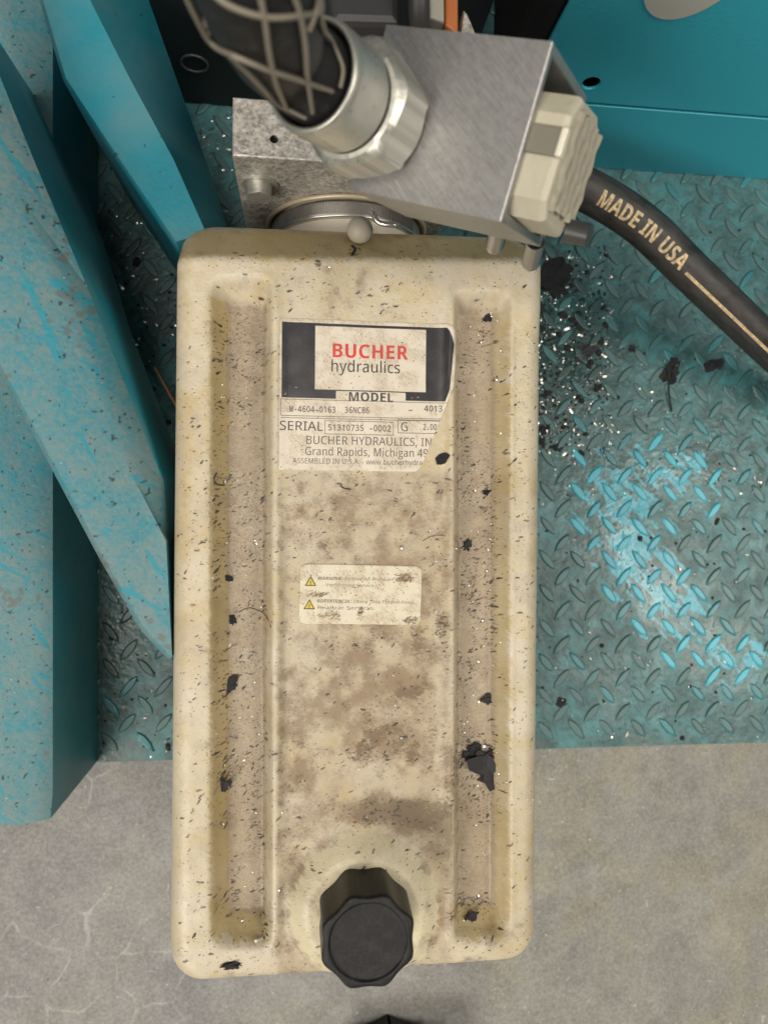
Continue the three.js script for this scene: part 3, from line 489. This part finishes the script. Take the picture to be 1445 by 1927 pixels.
// ---------------------------------------------------------------- tilted aluminium valve box with its plug
const BO = V(0.0632721, 0.30131621, -0.09451506), E1 = V(0.79619404, 0.49253788, 0.35139934), E2 = V(0.20990841, 0.31985002, -0.92392339), EN = V(-0.56746235, 0.80938397, 0.15127483);
const boxM = new THREE.Matrix4().makeBasis(E1, E2, EN).setPosition(BO);
const loc = (x, y, z) => V(x, y, z).applyMatrix4(boxM);
const BL1 = 0.0602, BL2 = 0.0525, BL3 = 0.046;
{
  const t = thing('valve_box', 'tilted brushed aluminium box held over the top end of the tank', 'valve box', loc(-BL1 / 2, BL2 / 2, -BL3));
  const put = (g) => local(g.applyMatrix4(boxM), t);
  const s = new THREE.Shape([[0, 0], [BL2, 0], [BL2, -BL3], [0, -BL3]].map(([a, b]) => new THREE.Vector2(a, b))), hw = 0.0032;
  s.holes.push(new THREE.Path([[hw, -hw], [hw, -BL3 + hw], [BL2 - hw, -BL3 + hw], [BL2 - hw, -hw]].map(([a, b]) => new THREE.Vector2(a, b))));
  const g = new THREE.ExtrudeGeometry(s, { depth: BL1 - 0.0012, bevelEnabled: true, bevelSize: 0.0006, bevelOffset: -0.0006, bevelThickness: 0.0006, bevelSegments: 2 });
  g.applyMatrix4(new THREE.Matrix4().makeBasis(V(0, 1, 0), V(0, 0, 1), V(1, 0, 0))); g.translate(-BL1 + 0.0006, 0, 0);
  const alu = mAlu.clone();
  mesh('housing', put(g), alu, t);
  mesh('end_wall', put(new THREE.BoxGeometry(0.003, BL2 - 2 * hw, BL3 - 2 * hw).translate(-BL1 + 0.003, BL2 / 2, -BL3 / 2)), alu, t);
  mesh('mount_post', local(cyl(loc(-0.045, 0.026, -BL3 + 0.002), V(0.035, 0.204, -0.175), 0.009, 0.009, 24), t), alu, t);
  mesh('coil', put(new RoundedBoxGeometry(0.036, BL2 - 2 * hw - 0.002, BL3 - 2 * hw - 0.002, 3, 0.003).translate(-0.036, BL2 / 2, -BL3 / 2)), std({ color: lin(0.03, 0.03, 0.028), roughness: 0.6 }), t);
  for (const [a, b] of [[941, 420], [1008, 452]]) {
    const p = P(a, b, 0.258), e = P(a - 10, b + 42, 0.234), L = p.distanceTo(e), pts = []; for (let k = 0; k <= 36; k++) { const y = k / 36 * L; pts.push(new THREE.Vector2(0.0034 + 0.0005 * (k % 3 === 0 ? 1 : k % 3 === 1 ? 0.3 : -0.6), y)); }
    mesh('threaded_stud', local(new THREE.LatheGeometry(pts, 20).applyQuaternion(new THREE.Quaternion().setFromUnitVectors(V(0, 1, 0), p.clone().sub(e).normalize())).translate(e.x, e.y, e.z), t), mSteel, t);
  }
  const pl = thing('connector_plug', 'cream plastic connector plug with ridged back in the end of the aluminium box', 'connector plug', loc(0, BL2 / 2, -BL3 / 2));
  const pput = (q) => local(q.applyMatrix4(boxM), pl), mCream = std({ color: lin(0.43, 0.405, 0.315), roughness: 0.5, bumpMap: orangePeel, bumpScale: 0.0002 });
  // chamfered outline in the y, z plane, pushed out along x
  const sh = new THREE.Shape([[0.0055, -0.010], [0.010, -0.006], [0.034, -0.006], [0.040, -0.011], [0.041, -0.030], [0.034, -0.040], [0.014, -0.040], [0.0045, -0.030]].map(([a, b]) => new THREE.Vector2(a, b)));
  const pg = new THREE.ExtrudeGeometry(sh, { depth: 0.025, bevelEnabled: true, bevelSize: 0.0018, bevelThickness: 0.0022, bevelSegments: 3 }); pg.applyMatrix4(new THREE.Matrix4().makeBasis(V(0, 1, 0), V(0, 0, 1), V(1, 0, 0))); pg.translate(-0.016, 0, 0);
  mesh('body', pput(pg), mCream, pl);
  for (let k = 0; k < 5; k++) { // wavy ridges across the back of the plug
    const pts = []; for (let i = 0; i <= 10; i++) pts.push(V(0.0113, 0.008 + i / 10 * 0.030, -0.0105 - k * 0.0062 + 0.0011 * Math.sin(i * 1.9 + k * 1.3)));
    mesh('ridge', pput(new THREE.TubeGeometry(new THREE.CatmullRomCurve3(pts), 30, 0.0017, 8)), mCream, pl);
  }
  mesh('clip', pput(new RoundedBoxGeometry(0.012, 0.0085, 0.0032, 2, 0.0006).translate(0.0045, 0.0265, -0.0045)), std({ color: lin(0.17, 0.16, 0.125), roughness: 0.5 }), pl);  // darker colour painted for the shaded square recess in the plug
  mesh('clip_bar', pput(new RoundedBoxGeometry(0.0022, 0.0085, 0.0036, 2, 0.0006).translate(0.0108, 0.0265, -0.0042)), std({ color: lin(0.66, 0.62, 0.52), roughness: 0.4 }), pl);
  const sc = mesh('retaining_screw', pput(cyl(V(0.012, 0.006, -0.034), V(0.020, 0.006, -0.034), 0.004, 0.004, 20)), std({ color: lin(0.10, 0.10, 0.10), metalness: 0.7, roughness: 0.35 }), pl);
}

// ---------------------------------------------------------------- zinc cable fitting, cable and its wire grip
const fBase = (() => { const r = ray(716, 232), k = BO.clone().sub(eye).dot(EN) / r.dot(EN); return eye.clone().addScaledVector(r, k); })();
const fQ = new THREE.Quaternion().setFromUnitVectors(V(0, 1, 0), EN);
const mouth = fBase.clone().addScaledVector(EN, 0.043);
{
  const t = thing('cable_fitting', 'zinc plated hex cable fitting screwed into the aluminium box', 'cable fitting', fBase);
  const put = (g) => local(g.applyQuaternion(fQ).translate(fBase.x, fBase.y, fBase.z), t);
  const v2 = (a) => a.map(([r, y]) => new THREE.Vector2(r, y));
  mesh('flange', put(new THREE.LatheGeometry(v2([[0.001, 0.0003], [0.0168, 0.0003], [0.0172, 0.0010], [0.0172, 0.0028], [0.0164, 0.0036], [0.012, 0.0036]]), 64)), mZinc, t);
  // hex nut with rounded shoulders: a hexagon that swells to a circle at both ends
  const pos = [], idx = [], rows = [[0.0165, 0.0030, 0], [0.0190, 0.0042, 0.7], [0.0212, 0.0058, 1], [0.0212, 0.0175, 1], [0.0198, 0.0195, 0.8], [0.0172, 0.0218, 0], [0.0145, 0.0226, 0]], seg = 96;
  rows.forEach(([r, y, hx]) => { for (let i = 0; i <= seg; i++) { const a = i / seg * Math.PI * 2 + 0.35, m = ((a % (Math.PI / 3)) + Math.PI / 3) % (Math.PI / 3) - Math.PI / 6, rh = Math.min(r, 0.0182 / Math.cos(m)); const q = mix(r, rh, hx); pos.push(q * Math.cos(a), y, q * Math.sin(a)); } });
  for (let k = 0; k < rows.length - 1; k++) for (let i = 0; i < seg; i++) { const a = k * (seg + 1) + i, b = a + 1, c = a + seg + 1, e = c + 1; idx.push(a, c, b, b, c, e); }
  const ng = new THREE.BufferGeometry(); ng.setAttribute('position', new THREE.Float32BufferAttribute(pos, 3)); ng.setAttribute('uv', new THREE.Float32BufferAttribute(pos.filter((_, i) => i % 3 !== 1).map((v) => v * 30), 2)); ng.setIndex(idx); ng.computeVertexNormals();
  mesh('hex_nut', put(toCreasedNormals(ng, 0.5)), mZinc, t);
  mesh('dark_gap_ring', put(new THREE.LatheGeometry(v2([[0.0140, 0.0218], [0.0158, 0.0219], [0.0160, 0.0234], [0.0140, 0.0236]]), 64)), mBlack, t);  // black ring paints the dark gap between nut and collar
  mesh('collar', put(new THREE.LatheGeometry(v2([[0.0130, 0.0236], [0.0158, 0.0238], [0.0162, 0.0248], [0.0162, 0.0405], [0.0157, 0.0428], [0.0148, 0.0434], [0.0140, 0.0428], [0.0137, 0.0400], [0.0137, 0.0300]]), 72)), mZinc, t);
  // cable
  const pts = [fBase.clone().addScaledVector(EN, 0.028), mouth.clone(), mouth.clone().addScaledVector(EN, 0.012).add(P(545, 105, 0.325).sub(P(552, 118, 0.325))), P(505, 45, 0.352), P(455, -70, 0.372), P(400, -230, 0.385)];
  const curve = new THREE.CatmullRomCurve3(pts), cb = new THREE.TubeGeometry(curve, 80, 0.0127, 28);
  const rub = dataTex(256, 256, (u, v, c) => { const n = fbm(u * 40, v * 12, 4), m = fbm(u * 160, v * 60, 2), k = 0.008 + 0.02 * sm(0.52, 0.8, 0.6 * n + 0.4 * m); c[0] = k; c[1] = k; c[2] = k * 1.08; });
  tag(mesh('black_cable', cb, std({ map: rub, roughness: 0.6 })), 'thick black cable rising out of the zinc fitting at the top', 'cable');
  const fine = curve.getSpacedPoints(240), R = 0.0139;
  const onCable = (px, py) => { const d = ray(px, py).normalize(); let best = null, bd = 9; for (let s = 0.10; s < 0.30; s += 0.0006) { const p = eye.clone().addScaledVector(d, s); let m = 9, c = null; for (let i = 0; i < fine.length; i += 2) { const q = fine[i].distanceToSquared(p); if (q < m) { m = q; c = fine[i]; } } m = Math.sqrt(m); if (m <= R) return [p, c]; if (m < bd) { bd = m; best = [p, c]; } } return [best[1].clone().add(best[0].clone().sub(best[1]).setLength(R)), best[1]]; };
  const wires = [
    [[340, -30], [362, 40], [398, 82], [447, 108], [505, 132], [560, 150], [625, 172]], [[395, -20], [420, 4], [465, 24], [510, 33], [560, 30], [605, 18], [640, -15]],
    [[485, -30], [497, 28], [506, 95], [518, 150], [540, 205]], [[545, -30], [563, 20], [574, 80], [578, 140], [588, 212]], [[598, -30], [606, 40], [628, 85], [645, 130], [640, 165]], [[430, 100], [470, 140], [500, 172], [530, 200], [575, 222]], [[610, -20], [595, 22], [580, 60]]];
  const grip = thing('wire_grip', 'open steel wire mesh grip stretched over the black cable', 'wire grip', mouth), mWire = std({ color: lin(0.25, 0.225, 0.18), metalness: 0.3, roughness: 0.6 });
  for (const w of wires) {
    const f = w.map(([a, b]) => onCable(a, b));
    mesh('wire', local(new THREE.TubeGeometry(new THREE.CatmullRomCurve3(f.map((q) => q[0])), 40, 0.00065, 7), grip), mWire, grip);
    mesh('wire', local(new THREE.TubeGeometry(new THREE.CatmullRomCurve3(f.map(([p, c]) => c.clone().multiplyScalar(2).sub(p))), 40, 0.00065, 7), grip), mWire, grip);
  }
}

// ---------------------------------------------------------------- black housing and the clutter behind
{
  const f = P(360, 197, 0), xl = P(285, 197, 0).x, xr = P(930, 60, 0.02).x;
  const t = thing('motor_housing', 'flat black motor housing in the dark behind the pump block', 'motor housing', V((xl + xr) / 2, 0, f.z - 0.1));
  mesh('case', local(prism([[xl, f.z - 0.25], [xr - 0.03, f.z - 0.25], [xr - 0.03, f.z], [xl, f.z]], 0.001, 0.14, 0.003), t), mBlack, t);
  const c = Pz(366, 118, f.z); mesh('port_ring', local(new THREE.TorusGeometry(0.0085, 0.0009, 8, 40).translate(c.x, c.y, f.z + 0.0006), t), std({ color: lin(0.05, 0.05, 0.05), roughness: 0.4 }), t);
  tag(mesh('grey_bracket', prism(plan([[640, 48], [745, 50], [790, 110], [770, 190], [690, 170], [640, 110]], 0.235), 0.2, 0.235, 0.001), std({ color: lin(0.13, 0.125, 0.10), roughness: 0.55, metalness: 0.3 })), 'dull grey metal bracket behind the zinc hex fitting', 'bracket');
  tag(mesh('black_coil', prism(plan([[610, -90], [752, -90], [752, 44], [625, 40]], 0.245), 0.2, 0.245, 0.003), std({ color: lin(0.025, 0.025, 0.028), roughness: 0.5 })), 'dark grey solenoid body at the top edge beside the cable', 'solenoid');
  const st = P(790, 70, 0.24); tag(mesh('black_lead', new THREE.TubeGeometry(new THREE.CatmullRomCurve3([V(st.x, 0.2, st.z - 0.002), st, P(788, 20, 0.25), P(786, -60, 0.255), P(780, -200, 0.25)]), 40, 0.0042, 16), std({ color: lin(0.03, 0.03, 0.03), roughness: 0.5 })), 'thin black lead hanging straight down left of the orange strip', 'cable');
  tag(mesh('terminal_block', prism(plan([[755, 60], [840, 34], [905, 80], [870, 150], [775, 150]], 0.225), 0.15, 0.225, 0.002), std({ color: lin(0.035, 0.033, 0.03), roughness: 0.5 })), 'dark terminal block behind the aluminium box', 'terminal block');
  tag(mesh('white_strip', prism(plan([[808, -60], [836, -60], [836, 42], [808, 32]], 0.24), 0.226, 0.24, 0.001), std({ color: lin(0.34, 0.33, 0.28), roughness: 0.6 })), 'off-white strip between the black lead and orange strip', 'strip');
  tag(mesh('orange_strip', prism(plan([[838, -60], [862, -60], [862, 66], [838, 46]], 0.24), 0.226, 0.24, 0.001), std({ color: lin(0.42, 0.13, 0.035), roughness: 0.55 })), 'orange strip standing up behind the aluminium box', 'strip');
  tag(mesh('metal_tab', prism(plan([[872, 18], [880, 26], [902, 80], [866, 80]], 0.235), 0.2, 0.235, 0.0008), mGrimyAlu), 'pointed grey metal tab right of the orange strip', 'metal tab');
}

// ---------------------------------------------------------------- black hydraulic hose with its print
{
  const HY = 0.085, px = [[940, 318], [1010, 325], [1060, 340], [1112, 362], [1205, 421], [1300, 512], [1395, 603], [1460, 665], [1600, 790], [1800, 900], [2200, 960]], ys = [0.105, 0.10, 0.095, 0.09, 0.085, 0.078, 0.066, 0.055, 0.0185, 0.0148, 0.0148];
  const curve = new THREE.CatmullRomCurve3(px.map(([a, b], i) => P(a, b, ys[i]))), len = curve.getLength(), R = 0.0130;
  const W = 2048, H = 512, cv = document.createElement('canvas'); cv.width = W; cv.height = H; const c = cv.getContext('2d');
  const im = c.createImageData(W, H); for (let j = 0; j < H; j++) for (let i = 0; i < W; i++) { const k = (j * W + i) * 4, n = fbm(i / 30, j / 14, 3), f = vn(i / 2, j / 2), wrap = sm(0.94, 1, Math.abs(Math.sin((i + j * 0.35) / 46))) * sm(0.45, 0.6, fbm(i / 60, j / 60, 2)), v = 44 + 30 * (n - 0.5) + 14 * (f - 0.5) - 14 * wrap; im.data[k] = v + 3; im.data[k + 1] = v; im.data[k + 2] = v - 2; im.data[k + 3] = 255; } c.putImageData(im, 0, 0);
  const at = (x, y) => { let b = 0, bd = 1e9; for (let k = 0; k <= 600; k++) { const q = proj(curve.getPointAt(k / 600)), d = (q[0] - x) ** 2 + (q[1] - y) ** 2; if (d < bd) { bd = d; b = k / 600; } } return b; };
  const u0 = at(1118, 356), u1 = at(1283, 486), row = H * 0.5;
  c.fillStyle = '#c2ab85'; c.font = 'bold 100px sans-serif'; c.textBaseline = 'middle';
  const w = c.measureText('MADE IN USA').width; c.save(); c.translate(u0 * W, row); c.scale((u1 - u0) * W / w, 0.86); c.fillText('MADE IN USA', 0, 0); c.strokeStyle = '#c2ab85'; c.lineWidth = 2; c.strokeText('MADE IN USA', 0, 0); c.restore();
  c.fillRect((u1 + 0.006) * W, row + 12, W, 13);
  { const d = c.getImageData(0, 0, W, H); for (let j = 0; j < H; j++) for (let i = 0; i < W; i++) { const k = (j * W + i) * 4; if (d.data[k] > 90) { const m = 0.75 + 0.45 * (fbm(i / 6, j / 6, 3) - 0.5) * 2 * 0.6; for (let q = 0; q < 3; q++) d.data[k + q] *= Math.min(1.05, m + 0.15); } } c.putImageData(d, 0, 0); }
  const n = 160, m = 40, pos = [], uv = [], idx = [];
  for (let i = 0; i <= n; i++) {
    const p = curve.getPointAt(i / n), t = curve.getTangentAt(i / n), side = V(0, 0, 0).crossVectors(t, V(0, 1, 0)).normalize(), up = V(0, 0, 0).crossVectors(side, t).normalize();
    for (let k = 0; k <= m; k++) { const a = k / m * Math.PI * 2 - Math.PI / 2 + 0.55; pos.push(...p.clone().addScaledVector(up, R * Math.sin(a)).addScaledVector(side, -R * Math.cos(a)).toArray()); uv.push(i / n, 1 - k / m); }
  }
  for (let i = 0; i < n; i++) for (let k = 0; k < m; k++) { const a = i * (m + 1) + k, b = a + 1, e = a + m + 1, f = e + 1; idx.push(a, b, e, b, f, e); }
  const g = new THREE.BufferGeometry(); g.setAttribute('position', new THREE.Float32BufferAttribute(pos, 3)); g.setAttribute('uv', new THREE.Float32BufferAttribute(uv, 2)); g.setIndex(idx); g.computeVertexNormals();
  const hose = thing('hydraulic_hose', 'black rubber hydraulic hose printed MADE IN USA curving off to the right', 'hose', P(1200, 420, 0));
  mesh('hose', local(g, hose), std({ map: canvasTex(cv), roughness: 0.55 }), hose);
  const p0 = curve.getPointAt(0), p1 = curve.getPointAt(0.05); mesh('end_fitting', local(cyl(p0.clone().sub(p1.clone().sub(p0)), p1, 0.015, 0.015, 6), hose), mSteel, hose);
}

// ---------------------------------------------------------------- loose bits
const mSoot = [std({ color: lin(0.008, 0.008, 0.010), roughness: 0.8 }), std({ color: lin(0.011, 0.010, 0.013), roughness: 0.7 }), std({ color: lin(0.05, 0.035, 0.025), roughness: 0.7 })];
const mChip = std({ color: lin(0.55, 0.53, 0.50), metalness: 0.9, roughness: 0.3 });
const ground = (px, py, onTank) => { const y0 = onTank ? TOP : 0; let p = P(px, py, y0); if (onTank) { for (let k = 0; k < 4; k++) p = P(px, py, TOP + relief(p.x, p.z)); } return p; };
function flakeGeo(size, thick, stretch) {
  const parts = [], n = 4 + Math.round(Math.min(7, size * 900));
  for (let k = 0; k < n; k++) {                     // ragged thin leaves lying over one another
    const m = 11, sh = new THREE.Shape(), q = k ? rr(0.28, 0.55) : 0.8;
    for (let i = 0; i < m; i++) { const a = i / m * Math.PI * 2, r = size * q * rr(0.45, 1.15); sh[i ? 'lineTo' : 'moveTo'](Math.cos(a) * r * stretch, Math.sin(a) * r); }
    const g = new THREE.ExtrudeGeometry(sh, { depth: thick * 0.12, bevelEnabled: false }); g.rotateX(-Math.PI / 2); g.rotateX(rr(-0.3, 0.3)); g.rotateZ(rr(-0.3, 0.3));
    const a = rnd() * 6.283, o = k ? size * rr(0.2, 0.75) : 0; g.translate(Math.cos(a) * o * stretch, thick * (0.15 + 0.5 * rnd()), Math.sin(a) * o); parts.push(g);
  }
  return mergeGeometries(parts);
}
const S1 = 1 / 4098, S0 = 1 / 2540;
for (const [px, py, s, stretch, rot, tankTop, label] of [
  [915, 1438, 27, 1.5, -0.55, 1, 'largest black soot flake, lying low in the right groove'], [893, 1408, 12, 1.2, 0.5, 1, 'ragged black flake just above the largest flake in the right groove'], [876, 1421, 9, 1, 0, 1, 'small black flake left of the largest flake in the right groove'],
  [436, 1288, 11, 1.7, 1.0, 1, 'oval black flake in the lower half of the left groove'], [419, 1476, 11, 1.3, 0.7, 1, 'branched black flake at the left edge of the left groove'], [880, 1025, 9, 1.2, 1.2, 1, 'blue-black flake in the right groove level with the middle panel'],
  [832, 862, 10, 1.5, 0.7, 1, 'black flake right of the peeled sticker corner'], [919, 598, 7, 1.6, 0.5, 1, 'black crumb at the top of the right groove'], [427, 1086, 8, 1.3, 0, 1, 'black crumb beside a bright shaving in the left groove'],
  [438, 1167, 6, 1.7, -1.1, 1, 'thin black crumb left of the curled hair in the left groove'], [917, 1313, 9, 1.8, 0.1, 1, 'black and bright crumb in the right groove above the soot flakes'], [915, 927, 6, 1.3, 0.2, 1, 'star shaped black crumb in the right groove beside the large sticker'],
  [887, 1725, 8, 1.8, 0.1, 1, 'dark clump at the bottom end of the right groove'], [435, 1817, 6, 3, 0.1, 1, 'flat dark sliver on the bottom rim of the tank'], [1262, 697, 16, 1.5, 1.2, 0, 'rusty black scrap on the tread plate below the hose'],
  [1340, 688, 13, 1.8, 0.3, 0, 'pointed black scrap on the tread plate under the hose'], [1188, 655, 7, 1.1, 0, 0, 'small round black scrap on the tread plate'], [1055, 1321, 8, 1.1, 0.4, 0, 'round black spot of dirt on the tread plate right of the tank'],
  [1100, 665, 13, 1.3, 0.6, 0, 'dark oily scrap on the tread plate close to the tank side'], [1040, 525, 26, 1.2, 0.7, 0, 'large oily black clump on the tread plate at the tank corner']]) {
  const p = ground(px, py, tankTop), k = tankTop ? S1 : S0; const m = mesh('soot_flake', flakeGeo(s * k * 1.4, Math.min(0.0022, s * k * 0.5), stretch), mSoot[(s | 0) % 2]); m.position.copy(p).y += 0.0002; m.rotation.y = rot; tag(m, label, 'soot flake', 'loose black flakes and scraps');
}
// metal shavings and crumbs too many to count
function shaving(len, w) { // thin curled strip
  const n = 7, curl = rr(0.3, 2.6), pos = [], idx = [];
  for (let i = 0; i <= n; i++) { const t = (i / n - 0.5) * curl, r = len / Math.max(0.4, curl); const x = r * Math.sin(t), y = r * (Math.cos(t) - Math.cos(curl / 2)) * 0.55; pos.push(x, y + w * 0.3, -w / 2, x, y + w * 0.1, w / 2); }
  for (let i = 0; i < n; i++) { const a = i * 2; idx.push(a, a + 1, a + 2, a + 1, a + 3, a + 2); }
  const g = new THREE.BufferGeometry(); g.setAttribute('position', new THREE.Float32BufferAttribute(pos, 3)); g.setIndex(idx); return g;
}
function scatter(name, label, list, mats, tankTop, geo) {
  const parts = []; for (const [px, py, s] of list) { const p = ground(px, py, tankTop), g = geo(s); g.rotateY(rnd() * 6.283); g.rotateX(rr(-0.25, 0.25)); g.translate(p.x, p.y + 0.0003, p.z); parts.push(g); }
  const g = mergeGeometries(parts); g.computeVertexNormals(); const m = mesh(name, g, mats); m.userData = { kind: 'stuff', label };
}
{
  const onT = []; for (let i = 0; i < 280; i++) { const l = rnd() < 0.5, q = rnd(); const px = q < 0.72 ? (l ? rr(404, 500) : rr(865, 942)) : rr(345, 1005), py = q < 0.72 ? rr(570, 1735) : rr(500, 1820); if (Math.hypot(px - 689, py - 1745) < 125) continue; onT.push([px, py, rr(2, 5.5)]); }
  for (const [px, py, s] of [[456, 606, 12], [425, 905, 12], [435, 1090, 13], [755, 1031, 10], [922, 1014, 9], [915, 1075, 9], [907, 1168, 11], [905, 1318, 15], [760, 1388, 14], [488, 1768, 16], [527, 1675, 10], [900, 1687, 10], [445, 1385, 12], [432, 1215, 9], [934, 712, 12], [897, 566, 14], [478, 1525, 11], [915, 1405, 16]]) onT.push([px, py, s]);
  scatter('metal_shavings', 'fine bright metal shavings sprinkled over the tank', onT, mChip, 1, (s) => shaving(s * S1, Math.max(0.00035, s * S1 * 0.3)));
  const pl = []; for (let i = 0; i < 900; i++) { const q = rnd(); let px, py; if (q < 0.5) { px = 1005 + 150 * Math.pow(rnd(), 1.5); py = rr(470, 860); } else if (q < 0.68) { px = rr(1020, 1440); py = rr(640, 960); } else if (q < 0.78) { px = rr(1020, 1440); py = rr(900, 1390); } else if (q < 0.95) { px = rr(195, 335); py = rr(300, 1425); if (rnd() < 0.5) { px = rr(205, 335); py = rr(330, 720); } } else { px = rr(355, 440); py = rr(210, 420); } if (py < 355 && px > 900) continue; if (px < 340 && px > 195 && py > 430 && py < 1000 && px < 195 + (py - 430) * 0.24) continue; pl.push([px, py, rr(2, 6) + (rnd() < 0.2 ? 5 : 0)]); }
  scatter('metal_swarf', 'bright curled metal swarf lying on the tread plate', pl, mChip, 0, (s) => shaving(s * S0 * 1.2, s * S0 * 0.32));
  const bl = []; for (let i = 0; i < 700; i++) { const q = rnd(); let px, py; if (q < 0.6) { px = 1005 + 140 * Math.pow(rnd(), 1.3); py = rr(470, 860); } else if (q < 0.75) { px = rr(1020, 1440); py = rr(380, 1390); } else { px = rr(195, 335); py = rr(300, 1425); } if (px < 340 && py > 430 && py < 1000 && px < 195 + (py - 430) * 0.24) continue; if (py < 355 && px > 900) continue; bl.push([px, py, rr(2, 6) + (rnd() < 0.06 ? 8 : 0)]); }
  scatter('black_grit', 'black oily grit lying on the tread plate', bl, mSoot[0], 0, (s) => { const g = new THREE.IcosahedronGeometry(s * S0 * 0.6, 0); g.deleteAttribute('uv'); g.scale(rr(0.7, 1.5), 0.4, rr(0.6, 1.2)); return mergeVertices(g); });
  const hair = (name, pts, onTank, r, mat, label, cat) => tag(mesh(name, new THREE.TubeGeometry(new THREE.CatmullRomCurve3(pts.map(([a, b, h]) => { const p = ground(a, b, onTank); p.y += h ?? 0.0004; return p; })), 30, r, 6), mat), label, cat);
  hair('loose_hair', [[449, 1152], [468, 1144], [490, 1150], [505, 1166], [510, 1180]], 1, 0.00016, mSoot[0], 'dark curled hair in the left groove beside the small sticker', 'hair');
  hair('loose_hair', [[795, 1018], [812, 1009], [835, 1008], [856, 1016], [866, 1040]], 1, 0.00011, mSoot[0], 'fine dark hair across the right groove edge', 'hair');
  hair('loose_hair', [[640, 914], [648, 919], [660, 921]], 1, 0.0003, mSoot[0], 'short dark bristle just below the large sticker', 'hair');
  hair('loose_hair', [[662, 463], [668, 468], [664, 477], [662, 482]], 1, 0.0006, mSoot[0], 'hooked black bristle on the top end of the tank', 'hair');
  hair('curled_shaving', [[408, 890], [403, 902], [409, 911], [423, 913]], 1, 0.0004, std({ color: lin(0.10, 0.08, 0.06), metalness: 0.6, roughness: 0.35 }), 'dark curled shaving at the left wall of the left groove', 'shaving');
  hair('plate_bristle', [[1256, 725, 0.001], [1256, 745, 0.002], [1262, 775, 0.001]], 0, 0.0007, mSoot[0], 'thin black tail hanging below the rusty scrap', 'scrap');
  const a = P(292, 690, 0.02), b = P(345, 785, 0.01); tag(mesh('rusty_rod', cyl(a, b, 0.0012, 0.0012, 10), std({ color: lin(0.22, 0.13, 0.07), roughness: 0.7, metalness: 0.3 })), 'thin rusty rod between the beam and the tank', 'rod');
}

// ---------------------------------------------------------------- toe of a black shoe at the lower edge
{
  const c = P(742, 1988, 0.0), t = thing('black_shoe', 'rounded toe of a black shoe at the bottom edge', 'shoe', V(c.x, FLOOR, c.z));
  const loft = (rows) => { const pos = [], idx = [], seg = 28; rows.forEach(([z, w, y0, y1]) => { for (let i = 0; i <= seg; i++) { const a = i / seg * Math.PI * 2; const s = Math.sin(a), co = Math.cos(a); pos.push(w * Math.sign(co) * Math.pow(Math.abs(co), 0.8), (y0 + y1) / 2 + (y1 - y0) / 2 * Math.sign(s) * Math.pow(Math.abs(s), 0.75), z); } }); for (let k = 0; k < rows.length - 1; k++) for (let i = 0; i < seg; i++) { const q = k * (seg + 1) + i; idx.push(q, q + 1, q + seg + 1, q + 1, q + seg + 2, q + seg + 1); } const g = new THREE.BufferGeometry(); g.setAttribute('position', new THREE.Float32BufferAttribute(pos, 3)); g.setIndex(idx); g.computeVertexNormals(); return g; };
  mesh('upper', loft([[0.0, 0.002, 0.015, 0.020], [0.001, 0.030, 0.012, 0.030], [0.004, 0.042, 0.012, 0.036], [0.02, 0.047, 0.012, 0.046], [0.05, 0.046, 0.012, 0.052], [0.10, 0.05, 0.012, 0.065], [0.16, 0.045, 0.012, 0.09], [0.22, 0.04, 0.012, 0.105], [0.265, 0.03, 0.012, 0.10], [0.28, 0.002, 0.03, 0.08]]), mBlack, t);
  mesh('sole', loft([[-0.004, 0.001, 0.001, 0.014], [0.004, 0.024, 0.001, 0.016], [0.02, 0.039, 0.001, 0.016], [0.06, 0.05, 0.001, 0.016], [0.14, 0.047, 0.001, 0.016], [0.22, 0.041, 0.001, 0.018], [0.275, 0.030, 0.001, 0.018], [0.285, 0.002, 0.002, 0.017]]), std({ color: lin(0.02, 0.02, 0.02), roughness: 0.7 }), t);
}

renderer.render(scene, camera);
